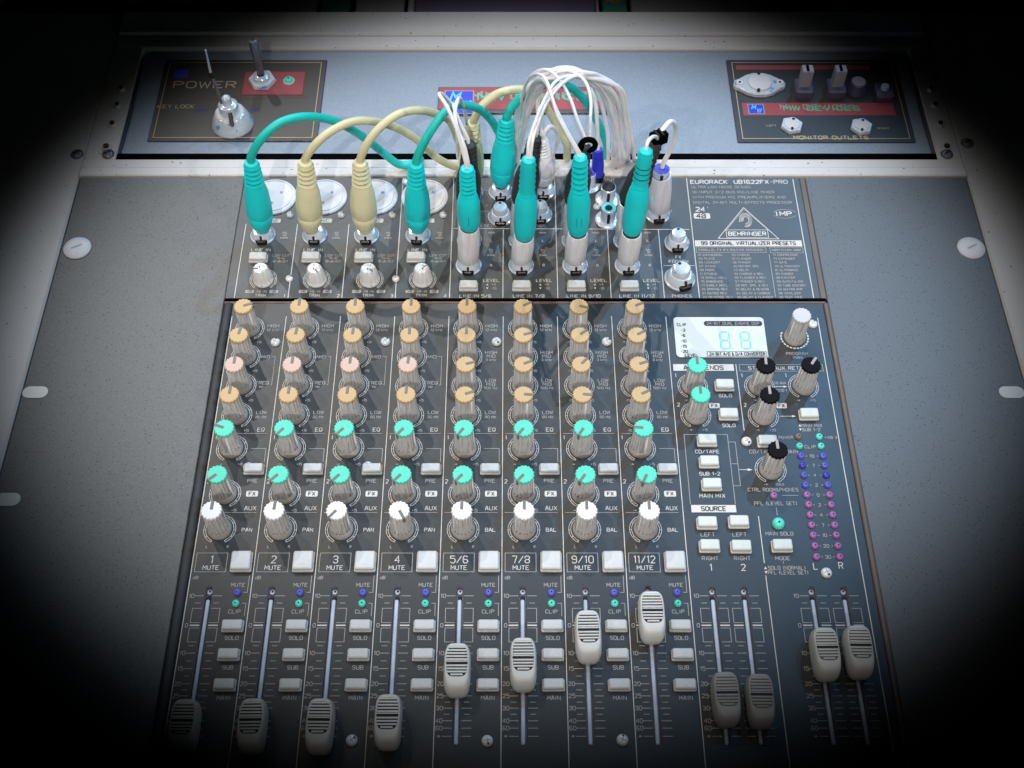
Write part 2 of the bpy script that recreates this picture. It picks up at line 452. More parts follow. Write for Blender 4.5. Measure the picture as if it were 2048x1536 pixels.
def slab_with_holes(b, outer, holes, z, depth, k, wall):
    loops = [[Vector((x, y, z)) for x, y in outer]] + [[Vector((x, y, z)) for x, y in h] for h in holes]
    flat = [tuple(p) for l in loops for p in l]
    tris = []
    for t in tessellate_polygon(loops):
        a, c, d = (Vector(flat[i]) for i in t)
        tris.append(t if (c - a).cross(d - a).z > 0 else tuple(reversed(t)))
    b.add(flat, tris, k)
    for li, l in enumerate([outer] + holes):
        n = len(l); vs = [(x, y, z) for x, y in l] + [(x, y, z - depth) for x, y in l]
        b.add(vs, [(i, (i + 1) % n, n + (i + 1) % n, n + i) for i in range(n)], k if li == 0 else wall)


# ================================================================== the surface underneath
b = MB(); b.rect(-90, 90, -60, 90, -4.2, 'floor'); desk = b.build('desk'); desk['kind'] = 'structure'

# ================================================================== the case
case = thing('equipment_case', 'white painted flight case frame that surrounds the mixer and the grey control panel', 'case')
b = MB()
b.rbox(-60, -23.5, -45, 27.0, -4, -.02, 'case', .1, .1)
b.rbox(24.7, 60, -45, 27.0, -4, -.02, 'case', .1, .1)
b.rbox(-23.495, 24.695, -45, -19.7, -4, -.03, 'case', .1, .1)
b.build('frame_side', case)
b = MB(); b.rbox(-23.49, 24.69, 13.5, 14.12, -4, .10, 'case', .06, .05); b.rbox(-23.49, 24.69, 14.125, 14.80, -4, .02, 'case', .06, .05)
b.build('frame_crossbar', case)
b = MB(); b.rbox(-23.49, 24.69, 23.78, 24.9, -4, .0, 'case', .12, .05); b.rbox(-23.49, 24.69, 24.905, 26.98, -4, .12, 'case', .15, .05)
b.build('frame_crossbar', case)
b = MB(); b.rbox(-23.49, -21.75, 14.805, 23.775, -4, 0, 'case', .06, .05); b.build('frame_upright', case)
b = MB(); b.rbox(23.35, 24.69, 14.805, 23.775, -4, 0, 'case', .06, .05); b.build('frame_upright', case)
b = MB(); b.rbox(-21.74, 23.34, 14.81, 15.26, -3.6, -.03, 'matteblack', .01, .01); b.build('gap_shade_strip', case)  # black strip added to paint the shade of the gap
# recessed control panel
b = MB(); b.rbox(-21.72, 23.32, 15.265, 23.77, -1.6, -.25, 'mw', .05, .3); panel = b.build('control_panel', case)
for sx, x0 in ((1, -21.6), (-1, 23.2)):
    b = MB()
    pts = [(x0 - sx * .1, 15.3, -.2), (x0 - sx * .05, 16.6, -.15), (x0, 18.4, -.15), (x0, 20.6, -.1), (x0, 23.0, -.1)]
    b.tube(pts, .09, 'plate_edge', 8)
    b.build('edge_moulding', case)
    for y, r in ((15.6, .22), (17.4, .19), (18.9, .16), (20.2, .15)):
        q = MB(); q.lathe([(r * 1.25, 0), (r * 1.2, .06), (r * .9, .16), (.02, .2)], 'case', 14); q.lathe([(r * .75, .13), (r * .7, .26)], 'hole', 10)
        q.build('rivet', case, (x0 - sx * .75, y, .0))
for x in (-23.9, 25.2, -22.2, 23.9):
    q = MB(); q.lathe([(.35, 0), (.33, .08), (.25, .16), (.02, .2)], 'metalgrey', 14); q.rbox(-.2, .2, -.05, .05, .15, .21, 'hole', .01, .01)
    q.build('rivet', case, (x, 15.15 if abs(x) < 24 else 16, .0), .6)
b = MB(); random.seed(3)
for i in range(70):
    x = random.uniform(-20, 22); y = random.choice([random.uniform(13.6, 14.6), random.uniform(24.2, 26.8)]); r = random.uniform(.015, .07)
    z = (.1035 if y < 14.1 else .0235) if y < 20 else (.0035 if y < 24.75 else .1235)
    if abs(y - 14.12) < .12 or abs(y - 24.9) < .2: continue
    b.loft([[(x + r * (1 + .5 * math.sin(3 * a + i)) * math.cos(a), y + r * .7 * math.sin(a), z) for a in (k * math.pi / 4 for k in range(8))]], 'trimbrown', False, False, True)
o = b.build('paint_chips', case); o['kind'] = 'stuff'

# rear things beyond the case
t = thing('screen_unit', 'wide dark violet screen standing behind the case frame at the top edge', 'screen')
b = MB(); b.rbox(-5.95, 5.1, 27.3, 40, -4, -.3, 'screen', .1, .15); b.build('screen_glass', t)
b = MB(); b.rbox(-6.35, -5.97, 27.25, 40, -4, -.2, 'lightgrey', .08, .1); b.build('screen_frame', t); b = MB(); b.rbox(5.12, 5.3, 27.25, 40, -4, -.2, 'lightgrey', .08, .05); b.build('screen_frame', t)
for x0, x1, lab in ((5.5, 7.0, 'small green tile with orange M&P lettering right of the dark screen'), (-11.6, -9.9, 'plain dark green tile left of the dark screen')):
    t = thing('sign_tile', lab, 'sign')
    b = MB(); b.rbox(x0, x1, 27.12, 29.2, -4, -.2, 'greentile', .06, .08); b.build('tile', t)
    if x0 > 0:
        b = MB(); b.text('M&P', (x0 + x1) / 2, 28.3, .42, 'orangeprint', z=-.185, bold=True); b.build('lettering', t)
b = MB(); b.rbox(-60, -12, 27.05, 60, -4, -.6, 'rear', .1, .1); b.rbox(7.3, 60, 27.05, 60, -4, -.6, 'rear', .1, .1); b.rbox(-9.6, -6.6, 27.05, 60, -4, -.5, 'rear', .1, .1)
o = b.build('rear_shelf'); o['label'] = 'grey shelf surface behind the case, beyond the top crossbar'; o['category'] = 'shelf'

# ================================================================== plates on the control panel
ZP = -1.0


def pt(x, y): return sink(x, y, ZP)


def plate(name, label, x0, x1, y0, y1, edge='plate_edge', face='plate', line='gold'):
    t = thing(name, label, 'plate', (0, 0, 0))
    (a, c), (d, e) = pt(x0, y0), pt(x1, y1)
    b = MB(); b.rbox(a, d, c, e, ZP, ZP + .10, edge, .02, .03); b.build('base_plate', t)
    b = MB(); b.rbox(a + .18, d - .18, c + .12, e - .12, ZP + .1, ZP + .108, face, .0, .02); b.build('face_sheet', t)
    if line:
        b = MB(); b.box_outline(a + .30, d - .30, c + .24, e - .26, .045, ZP + .115, line); b.build('border_line', t)
    return t, a, d, c, e


ZT = ZP + .116


def washer_hex(b, x, y, r, h, k, dark=True, n=6, z=ZP + .1, rot=.0):
    mx = Matrix.Translation((x, y, z)) @ Matrix.Rotation(rot, 4, 'Z')
    b.lathe([(r, 0), (r, h * .7), (r * .93, h)], k, n, mx, sm=False)


pw, a, d, c, e = plate('power_plate', 'dark plate with POWER and KEY LOCK lettering left of the cables', -20.2, -10.8, 16.10, 22.66)
b = MB()
x, y = pt(-17.8, 20.75); b.text('POWER', -18.0, 21.64, .52, 'gold', z=ZT, W=3.6, t=.085)
b.text('KEY LOCK', -19.4, 19.83, .27, 'gold', z=ZT, W=2.1)
b.text('OFF', -17.9, 19.5, .26, 'navy', z=ZT, wf=1.4); b.text('ON', -14.8, 19.5, .26, 'navy', z=ZT, wf=1.4)
b.build('lettering', pw)
b = MB(); b.line([(-19.9, 20.35), (-11.8, 20.62)], .05, ZT, 'rednarrow'); b.build('dividing_line', pw)
b = MB(); b.rect(-15.75, -12.2, 20.80, 22.75, ZT, 'red'); b.box_outline(-15.75, -12.2, 20.80, 22.75, .06, ZT + .004, 'rednarrow'); b.build('red_field', pw)
b = MB(); b.rect(-19.9, -19.1, 22.2, 22.95, ZT, 'leddeep'); b.build('logo_square', pw)
b = MB(); washer_hex(b, -14.65, 21.9, .82, .26, 'nut'); b.lathe([(.5, .26), (.46, .45), (.3, .55)], 'nut', 20, Matrix.Translation((-14.65, 21.9, ZP + .1))); b.lathe([(.24, .5), (.22, .57)], 'hole', 12, Matrix.Translation((-14.65, 21.9, ZP + .1))); b.build('toggle_nut', pw)
b = MB(); b.lathe([(.20, 0), (.24, .8), (.28, 2.0), (.27, 2.35), (.17, 2.42)], 'metalgrey', 16, axis_mx((-14.65, 21.95, -.5), (-14.72, 22.15, 1.0)), capk='hole'); b.build('toggle_lever', pw)
q = place('indicator_light', dome_mesh('indicator_light', .28, 'ledteal', .06), pw, (-13.1, 21.95, ZP + .1))
b = MB(); b.lathe([(.34, 0), (.32, .08)], 'discw', 20); b.build('light_bezel', pw, (-13.1, 21.95, ZP + .1))
# key lock with key
kx, ky = -15.95, 18.45
b = MB(); b.lathe([(1.18, 0), (1.18, .10), (1.02, .45), (.84, .85), (.78, .9), (.56, .92), (.54, 1.45), (.46, 1.52), (.27, 1.54), (.24, 1.95), (.12, 2.05)], 'nut', 28); b.build('lock_barrel', pw, (kx, ky, ZP + .1))
b = MB(); b.lathe([(.97, .55), (.80, .93), (.78, .94)], 'discw', 8, sm=False); b.build('lock_collar', pw, (kx, ky, ZP + .1))
b = MB(); b.rbox(-.11, .11, -.5, .5, 0, .16, 'darkred', .03, .1, 0, Matrix.Translation((.05, -.62, 1.02)) @ Matrix.Rotation(.75, 4, 'X')); b.build('key_slot', pw, (kx, ky, ZP + .1), .2)
ky_ = thing('key', 'thin grey key blade standing in the key lock', 'key', (kx, ky, 0))
b = MB(); b.lathe([(.09, 0), (.085, 1.9), (.05, 2.0)], 'metalgrey', 10, axis_mx((-.25, -.1, .3), (-.62, .55, 2.1))); b.build('key_blade', ky_)
b = MB(); b.lathe([(.11, 0), (.15, .15), (.12, .3), (.02, .36)], 'hole', 10, axis_mx((-.60, .5, 2.0), (-.66, .6, 2.3))); b.build('key_notch', ky_)
b = MB(); b.lathe([(.07, 0), (.05, 1.3), (.02, 1.32)], 'slot', 10, axis_mx((-.66, .6, 2.3), (-.72, .95, 3.5))); b.build('key_tip', ky_)

# monitor outlets plate
mo, a, d, c, e = plate('monitor_plate', 'dark plate with MONITOR OUTLETS lettering and sockets at the right', 12.50, 22.35, 16.02, 22.66)
b = MB()
b.text('MONITOR OUTLETS', 18.05, 17.33, .25, 'gold', z=ZT, t=.06, W=4.2, bold=True); b.text('LEFT', 14.8, 18.28, .13, 'gold', z=ZT, W=.55); b.text('RIGHT', 21.15, 18.06, .13, 'gold', z=ZT, W=.65)
b.build('lettering', mo)
b = MB(); b.rect(13.3, 22.05, 19.1, 20.12, ZT, 'red'); b.rect(13.28, 21.2, 22.92, 23.28, ZT, 'red'); b.build('red_field', mo)
b = MB(); b.rect(13.6, 14.55, 19.2, 20.03, ZT + .004, 'greyprint'); b.rect(13.66, 14.49, 19.26, 19.97, ZT + .008, 'blue')
b.text('M', 13.92, 19.76, .32, 'cyan', z=ZT + .012, slant=.25, bold=True); b.text('W', 14.2, 19.48, .32, 'cyan', z=ZT + .012, slant=.25, bold=True); b.build('logo_square', mo)
b = MB(); b.text('MW DEVICES', 17.65, 19.78, .34, 'greyprint', z=ZT + .006, W=4.3, bold=True); b.text('MW DEVICES', 17.85, 19.66, .34, 'greenprint', z=ZT + .014, W=4.35, bold=True); b.build('maker_lettering', mo)
b = MB()
ox, oy = 14.45, 21.5
out = [(1.55 * math.cos(a_) * (1 if abs(math.cos(a_)) > .7 else .78), .78 * math.sin(a_) * (1 if abs(math.sin(a_)) > .4 else .62)) for a_ in (k * math.pi / 12 for k in range(24))]
out = [(1.5, 0), (1.42, .28), (1.2, .38), (.75, .72), (.3, .9), (-.3, .9), (-.75, .72), (-1.2, .38), (-1.42, .28), (-1.5, 0), (-1.42, -.28), (-1.2, -.38), (-.75, -.72), (-.3, -.9), (.3, -.9), (.75, -.72), (1.2, -.38), (1.42, -.28)]
b.loft([[(px, py, 0) for px, py in out], [(px, py, .2) for px, py in out], [(px * .95, py * .93, .26) for px, py in out]], 'nut', False)
b.build('outlet_flange', mo, (ox, oy, ZP + .1))
b = MB(); b.lathe([(.68, .26), (.66, .36), (.6, .38)], 'discw', 28); b.build('outlet_face', mo, (ox, oy, ZP + .1))
for x_, y_ in ((-1.17, 0), (1.17, 0)):
    b = MB(); b.lathe([(.2, .26), (.17, .34)], 'screw', 12); b.lathe([(.09, .33), (.08, .36)], 'hole', 8); b.build('outlet_screw', mo, (ox + x_, oy + y_, ZP + .1))
for x_, y_ in ((.0, .66), (-.15, -.68)):
    b = MB(); b.lathe([(.10, .30), (.09, .41)], 'hole', 10); b.build('highlight_notch', mo, (ox + x_, oy + y_, ZP + .1))
for x_ in (16.93, 18.83):
    b = MB(); b.rbox(-.52, .52, -.55, .62, 0, .55, 'violetgrey', .08, .1); base = b.build('slide_switch', mo, (x_, 21.0, ZP + .1))
    b = MB(); b.rbox(-.32, .32, -.18, .42, .5, 1.7, 'lightgrey', .04, .04); b.build('switch_lever', base)
    b = MB(); b.rbox(-.10, .06, -.14, .36, 1.7, 1.715, 'matteblack', .0, .02); b.build('lever_mark', base)
b = MB(); b.lathe([(.62, 0), (.6, .12), (.5, .25), (.46, .6), (.4, .66)], 'violetgrey', 24); b.lathe([(.40, .66), (.38, .68)], 'lightgrey', 24); b.build('round_socket', mo, (20.1, 21.2, ZP + .1))
b = MB(); b.rbox(-.5, .5, -.7, .5, 0, .4, 'violetgrey', .05, .1); b.lathe([(.25, .4), (.22, .6)], 'nut', 12); b.build('corner_switch', mo, (21.6, 20.9, ZP + .1))
for x_, y_ in ((15.93, 18.2), (19.87, 18.1)):
    b = MB(); washer_hex(b, 0, 0, .64, .22, 'nut', z=0, rot=.2); hx = b.build('outlet_nut', mo, (x_, y_, ZP + .1))
    b = MB(); b.lathe([(.44, .2), (.42, .27), (.3, .28)], 'discw', 20); b.build('outlet_face', hx)
    b = MB(); b.lathe([(.08, .2), (.08, .3)], 'hole', 8, Matrix.Translation((.1, .33, 0))); b.lathe([(.08, .2), (.08, .3)], 'hole', 8, Matrix.Translation((-.05, -.38, 0))); b.build('highlight_notch', hx)

# maker sign in the middle
ms = thing('maker_sign', 'red sign with blue MW square partly hidden behind the cables', 'sign')
(a, c), (d, e) = pt(-4.2, 18.25), pt(6.13, 20.39)
b = MB(); b.rbox(a, d, c, e, ZP, ZP + .10, 'plate_edge', .02, .02); b.build('base_plate', ms)
b = MB(); b.rect(a + .06, d - .06, c + .28, e - .08, ZT, 'red'); b.build('red_field', ms)
b = MB(); b.rect(-3.95, -2.2, 19.2, 21.15, ZT + .004, 'greyprint'); b.rect(-3.86, -2.28, 19.28, 21.08, ZT + .008, 'blue')
b.text('M', -3.35, 20.65, .62, 'cyan', z=ZT + .012, slant=.25, bold=True, wf=1.2); b.text('W', -2.75, 20.0, .62, 'cyan', z=ZT + .012, slant=.25, bold=True); b.build('logo_square', ms)
b = MB(); b.text('MW DEVICES', 1.4, 20.75, .55, 'greyprint', z=ZT + .006, wf=1.9, bold=True); b.text('MW DEVICES', 1.6, 20.62, .5, 'greenprint', z=ZT + .014, wf=1.95, bold=True)
b.build('maker_lettering', ms)
# the control panel lies close to the top plane: bring plates measured 1 cm down up to it
KL = (CZ + .25) / (CZ + 1.0)
MX = Matrix(((KL, 0, 0, 0), (0, KL, 0, CY * (1 - KL)), (0, 0, 1, .75), (0, 0, 0, 1)))
for root in (pw, mo, ms):
    for ch in [o for o in col.objects if o.parent == root]:
        if ch.location.length < 1e-6: ch.data.transform(MX)
        else: ch.location = MX @ ch.location
ky_.location = MX @ ky_.location
# ================================================================== the mixing console
con = thing('mixing_console', 'dark rack mixing console with coloured knobs, white buttons and long faders', 'mixer')
S = [-13.95 + 2.702 * i for i in range(9)]
YB = -19.6
slotx = [s + .90 for s in S[:8]] + [8.63, 10.0, 12.92, 14.30]


def slot_loop(x, y0=-17.38, y1=-10.45, r=.15):
    return arc_pts(x, y1 - r, r, 0, 180) + arc_pts(x, y0 + r, r, 180, 360)


b = MB()
slab_with_holes(b, [(-14.0, YB), (15.60, YB), (15.60, 4.84), (-14.0, 4.84)], [slot_loop(x) for x in slotx], 0, .35, 'panel', 'slot_side')
b.build('lower_panel', con)
b = MB(); b.rbox(-14.48, 15.56, 5.16, 13.44, -.9, .0, 'panel_up', .03, .03); b.build('upper_panel', con)
b = MB(); b.rbox(-14.46, 15.78, 5.0, 5.155, -.6, .075, 'matteblack', .03, .03); b.build('edge_highlight_strip', con)  # black strip stands for the inverted highlight along the panel edge
b = MB(); b.rbox(-14.46, 15.76, 4.85, 4.975, -.6, .03, 'trimbrown', .02, .02); b.build('brown_trim_strip', con)
for x0, x1, k in ((-23.4, -14.49, 'ear'), (15.88, 24.6, 'ear')):
    b = MB(); b.rbox(x0, x1, YB, 13.44, -.6, .0 if x0 > 0 else -.02, k, .04, .04); b.build('side_plate', con)
    # long rack slots and pan screws
    xs = x0 + .62 if x0 < 0 else x1 - .72
    for y in (-.47, -6.25):
        q = MB(); rr = .33; lp = arc_pts(.28, 0, rr, -90, 90) + arc_pts(-.28, 0, rr, 90, 270)
        q.loft([[(px, py, .0) for px, py in lp], [(px, py, .012) for px, py in lp]], 'display', False)
        q.build('rack_slot', con, (xs, y, .001))
    q = MB(); q.lathe([(.72, 0), (.72, .05), (.64, .14), (.36, .2), (.2, .17)], 'discw', 28); q.lathe([(.2, .165), (.12, .12)], 'hole', 12)
    q.rbox(-.3, .3, -.03, .03, .18, .21, 'skirt', 0, .01, 0, Matrix.Rotation(.5, 4, 'Z')); q.build('mounting_screw', con, (x0 + .85 if x0 < 0 else x1 - .78, 8.45, 0))
b = MB(); b.tube([(-14.24, YB, -.06), (-14.24, 0, -.06), (-14.24, 4.82, -.06)], .21, 'ridge', 12, 1); b.build('edge_ridge', con)
b = MB(); b.tube([(15.76, YB, -.05), (15.76, 0, -.05), (15.76, 4.82, -.05)], .13, 'ridge_brown', 12, 1); b.build('edge_ridge', con)
b = MB(); b.rbox(15.57, 15.86, 5.16, 13.42, -.6, -.01, 'ridge_brown', .03, .02); b.build('edge_ridge', con)

for s in S[:8]: pass
# --- slots
for i, x in enumerate(slotx):
    b = MB(); b.rbox(x - .145, x + .145, -17.4, -10.44, -.42, -.30, 'slot_side', .0, .1); sl = b.build('fader_slot', con)
    b = MB(); b.rbox(x - .095, x + .075, -17.3, -11.05, -.3, -.10, 'slot', .03, .04); b.build('slide_rail', sl)
    b = MB(); b.lathe([(.11, 0), (.11, .14), (.05, .15)], 'slot', 12, Matrix.Translation((x, -10.68, -.3))); b.lathe([(.05, .15), (.05, .17)], 'hole', 8, Matrix.Translation((x + .01, -10.66, -.3)))
    b.rbox(x - .1, x + .1, -11.05, -10.93, -.3, -.14, 'groove', .01, .02); b.build('slot_end', sl)
fy = [-16.75, -16.72, -16.72, -16.55, -14.40, -14.16, -12.96, -12.10, -15.62, -15.70, -13.72, -13.63]
for i, (x, y) in enumerate(zip(slotx, fy)):
    T = FA if i < 8 else (FB if i < 10 else FCC)
    f = place('fader_handle', T[0], con, (x, y, 0)); f.rotation_euler.z = random.uniform(-.015, .015)
    place('groove_floor', T[1], f); place('grip_ridges', T[2], f); place('centre_line', T[3], f)
    if 8 <= i < 10: f['label'] = 'greyish fader handle'
# --- channel strips
KY = [3.30, 1.59, -.10, -1.78, -3.59, -5.97, -7.75]
ANG = [[70, 0, 0, 0, 0, 60, 105, 65], [8, 6, 4, 0, 0, 75, 50, 60], [0, 2, 3, 6, 75, 65, 42, 70], [2, 3, 3, 4, 70, 95, 95, 60],
       [-70, -140, -137, -140, -145, -145, -148, -85], [-132, -135, -138, -138, -140, -140, -145, -155], [2, 3, -140, 150, 0, 0, 0, 0]]
NAMES = ['1', '2', '3', '4', '5/6', '7/8', '9/10', '11/12']
YT = [-10.93, -13.5, -14.17, -14.82, -15.33, -15.84, -16.36, -16.66, -16.99]; TN = ['10', '10', '15', '20', '25', '30', '40', '60', '@']
YD = [-11.26, -13.18, -13.84, -14.49, -15.08, -15.59, -16.09]


def fader_scale(b, x, nums=True, nx=.71):
    Z = .012
    for y, n in zip(YT, TN):
        b.line([(x - .58, y), (x - .19, y)], .028, Z, 'print_dim'); b.line([(x + .19, y), (x + .60, y)], .028, Z, 'print_dim')
        if nums: b.text(n, x - nx, y, .165, 'print_dim', z=Z, wf=1.15, align='r' if False else 'c')
    for y in YD:
        b.line([(x - .52, y), (x - .28, y)], .026, Z, 'print_dim'); b.line([(x + .28, y), (x + .52, y)], .026, Z, 'print_dim')
    b.line([(x - .6, -12.27), (x - .19, -12.27)], .06, Z, 'print'); b.line([(x + .19, -12.27), (x + .6, -12.27)], .06, Z, 'print')
    if nums: b.text('0', x - nx - .02, -12.27, .17, 'print_dim', z=Z, wf=1.1)
    for y0, y1 in ((-12.15, -11.50), (-13.01, -12.39)):
        for s_ in (-1, 1):
            b.line([(x + s_ * .19, y1), (x + s_ * .59, y1), (x + s_ * .59, y0), (x + s_ * .19, y0)], .026, Z, 'print_dim')


for i in range(8):
    s = S[i]; kx = s + .97; st = i >= 4
    b = MB(); Z = .012
    tx = s + 2.12
    b.text('HIGH', tx, 3.45, .17, 'print_dim', wf=1.25); b.text('12 kHz', tx, 3.20, .13, 'print_dim', wf=1.1)
    if st:
        for yy, p, q, hz in ((1.62, 'HIGH', 'MID', '3 kHz'), (-.02, 'LOW', 'MID', '500 Hz')):
            b.text(p, tx, yy + .22, .17, 'print_dim', wf=1.25); b.text(q, tx, yy, .17, 'print_dim', wf=1.25); b.text(hz, tx, yy - .22, .13, 'print_dim', wf=1.1)
    else:
        b.text('MID', s + 1.95, 1.58, .17, 'print_dim', wf=1.25); b.text('FREQ', s + 1.95, .06, .17, 'print_dim', wf=1.25); b.text('Hz', s + 1.95, -.17, .13, 'print_dim')
        b.line([(s + 2.25, 1.60), (s + 2.42, 1.60), (s + 2.42, -.06), (s + 2.34, -.06)], .024, Z, 'print_dim')
    b.text('LOW', tx, -1.62, .17, 'print_dim', wf=1.25); b.text('80 Hz', tx, -1.87, .13, 'print_dim', wf=1.1)
    for yy in KY[:4]: b.text('-15', kx - .42, yy - .84, .12, 'print_dim'); b.text('+15', kx + .55, yy - .84, .12, 'print_dim')
    for yy in KY[4:6]: b.text('-@', kx - .42, yy - .84, .12, 'print_dim'); b.text('+15', kx + .5, yy - .84, .12, 'print_dim')
    b.text('L', kx - .45, KY[6] - .86, .12, 'print_dim'); b.text('R', kx + .46, KY[6] - .86, .12, 'print_dim')
    b.text('EQ', s + 2.2, -2.57, .19, 'print', wf=1.2); b.line([(s + .12, -2.78), (s + 2.5, -2.78)], .024, Z, 'print_dim')
    b.text('1', s + .16, -3.0, .19, 'print'); b.text('2', s + .16, -5.33, .19, 'print')
    b.line([(s + 1.85, -3.6), (s + 2.55, -3.6), (s + 2.55, -4.3)], .024, Z, 'print_dim')
    b.text('PRE', s + 2.13, -5.30, .17, 'print_dim', wf=1.2)
    b.rbox(s + 1.92, s + 2.46, -6.11, -5.82, .0, .012, 'print', 0, .04); b.text('FX', s + 2.19, -5.965, .17, 'inkdark', z=.016, wf=1.2, bold=True)
    b.text('AUX', s + 2.2, -6.70, .19, 'print', wf=1.25); b.line([(s + .12, -6.92), (s + 2.5, -6.92)], .024, Z, 'print_dim')
    b.text('BAL' if st else 'PAN', s + 2.18, -7.78, .17, 'print', wf=1.2)
    b.box_outline(s + .14, s + 1.49, -9.81, -8.91, .024, Z, 'print_dim')
    b.text(NAMES[i], s + .83, -9.22, .33, 'print', t=.036, wf=1.05 if i < 7 else .95); b.text('MUTE', s + .83, -9.61, .19, 'print', wf=1.2)
    b.text('dB', s + .24, -10.08, .14, 'print_dim', wf=1.1); b.text('MUTE', s + 2.12, -10.42, .16, 'print_dim', wf=1.2)
    b.line([(s + 2.56, -9.98), (s + 2.56, -10.77), (s + 2.40, -10.77)], .024, Z, 'print_dim')
    b.line([(s + 2.40, -11.27), (s + 2.56, -11.27), (s + 2.56, -11.85)], .024, Z, 'print_dim')
    b.text('CLIP', s + 2.12, -11.65, .16, 'print_dim', wf=1.2)
    b.text('SOLO', s + 2.15, -12.83, .165, 'print_dim', wf=1.15); b.text('SUB', s + 2.15, -14.12, .165, 'print_dim', wf=1.2); b.text('MAIN', s + 2.15, -15.41, .165, 'print_dim', wf=1.2)
    fader_scale(b, s + .90)
    b.build('printed_lettering', con)
    for r, yy in enumerate(KY):
        place('knob_scale', RING, con, (kx, yy, 0))
        cap = 'orange' if r < 4 else ('mint' if r < 6 else 'white')
        if r == 2 and not st: cap = 'pink'
        o = add_knob(con, kx, yy, cap, ANG[r][i])
        o['label'] = cap + ('-capped' if cap != 'white' else '-capped') + ' grey ribbed knob'
    for yy, me in ((-4.72, BT), (-9.34, BTM), (-12.31, BT), (-13.58, BT), (-14.88, BT)):
        place('push_button', me, con, (s + 2.145, yy - .02, 0), random.uniform(-.01, .01))
    place('indicator_light', LEDS['ledblue'], con, (s + 2.13, -10.78, 0))['label'] = 'blue mute indicator light'
    place('indicator_light', LEDS['ledteal'], con, (s + 2.13, -11.28, 0))['label'] = 'teal clip indicator light'
b = MB()
for i in range(9): b.line([(S[i], YB + .2), (S[i], 4.04)], .035, .012, 'print')
b.line([(15.22, YB + .2), (15.22, 3.95)], .04, .012, 'print')
b.line([(10.86, -2.63), (10.86, 1.15)], .035, .012, 'print'); b.line([(11.02, -9.39), (11.02, -7.10)], .035, .012, 'print'); b.line([(11.01, YB + .3), (11.01, -9.98)], .035, .012, 'print')
b.build('dividing_lines', con)
for x, y in ((-11.62, 2.45), (-6.22, 2.48), (-.76, 2.48), (4.65, 2.48), (-6.42, -17.16), (-.99, -17.18), (4.43, -17.14), (-12.1, -4.6), (-6.62, -4.55), (10.90, -3.22), (13.66, -9.86), (14.92, 3.55)):
    place('screw', SCR, con, (x, y, 0), random.uniform(0, 3))

# --- master section
b = MB(); T = lambda *a, **k: b.text(*a, **k)
T('PROGRAM', 13.91, 1.77, .16, 'print_dim', wf=1.2); T('(PUSH)', 13.91, 1.54, .12, 'print_dim')
b.rect(7.81, 10.74, .76, 1.15, .012, 'print'); T('AUX SENDS', 9.27, .94, .22, 'inkdark', z=.018, wf=1.3, bold=True, W=1.9)
b.box_outline(11.02, 15.05, .74, 1.12, .025, .012, 'print_dim'); T('STEREO AUX RETURNS', 13.05, .92, .18, 'print', wf=1.2, W=3.2)
for n, x, y in (('1', 7.89, .49), ('1', 11.08, .49), ('1', 13.2, .49), ('2', 7.9, -1.18), ('2', 11.06, -1.2)): T(n, x, y, .19, 'print')
T('SOLO', 10.17, -.67, .17, 'print', wf=1.2); T('SOLO', 10.17, -2.34, .17, 'print', wf=1.2)
for x in (9.6, 12.78):
    b.rbox(x - .25, x + .25, -1.38, -1.10, 0, .012, 'print', 0, .03); T('FX', x, -1.24, .17, 'inkdark', z=.016, wf=1.15, bold=True)
for x0, x1, y in ((12.55, 13.15, -.16), (12.63, 13.35, -1.83)):
    b.line([(x0, y), (x1 - .1, y)], .028, .012, 'print'); b.add([(x1 - .14, y - .06, .0125), (x1 + .04, y, .0125), (x1 - .14, y + .06, .0125)], [(0, 1, 2)], 'print')
T('TO AUX', 12.87, .05, .12, 'print_dim', wf=1.1); T('SEND 1', 12.87, -.38, .12, 'print_dim', wf=1.1)
T('MAIN MIX', 14.05, -2.34, .16, 'print_dim', wf=1.15); T('SUB 1-2', 14.0, -2.57, .16, 'print_dim', wf=1.15)


def tri(x, y, r, up, k='print'):
    s_ = 1 if up else -1
    b.add([(x - r, y - r * s_, .0125), (x + r, y - r * s_, .0125), (x, y + r * s_, .0125)] if up else [(x - r, y + r, .0125), (x, y - r, .0125), (x + r, y + r, .0125)], [(0, 1, 2)], k)


tri(13.5, -2.34, .06, True); tri(13.5, -2.57, .06, False)
for n, x, y in (('-@', 8.27, -.93), ('+15', 9.05, -.93), ('-@', 11.54, -.93), ('+15', 12.25, -.93), ('-@', 13.61, -.94), ('+15', 14.32, -.94), ('-@', 8.35, -2.59), ('+15', 9.04, -2.59), ('-@', 11.5, -2.59), ('+20', 12.2, -2.6)): T(n, x, y, .13, 'print_dim')
b.line([(10.05, -6.5), (10.05, -2.84), (8.03, -2.84), (8.03, -6.5)], .026, .012, 'print_dim')
b.rect(8.05, 10.06, -6.91, -6.54, .012, 'print'); T('SOURCE', 9.05, -6.73, .21, 'inkdark', z=.018, wf=1.3, bold=True, W=1.1)
T('CD/TAPE', 9.03, -3.76, .17, 'print', wf=1.2); T('SUB 1-2', 9.04, -4.93, .17, 'print', wf=1.2); T('MAIN MIX', 9.05, -6.07, .18, 'print', wf=1.2)
b.line([(10.08, -3.25), (10.38, -3.25), (10.38, -5.56), (10.08, -5.56)], .026, .012, 'print_dim'); b.line([(10.08, -4.41), (10.36, -4.41)], .026, .013, 'print_dim')
b.line([(10.40, -4.72), (10.84, -4.72)], .028, .014, 'print'); b.add([(10.80, -4.79, .0145), (11.02, -4.72, .0145), (10.80, -4.65, .0145)], [(0, 1, 2)], 'print')
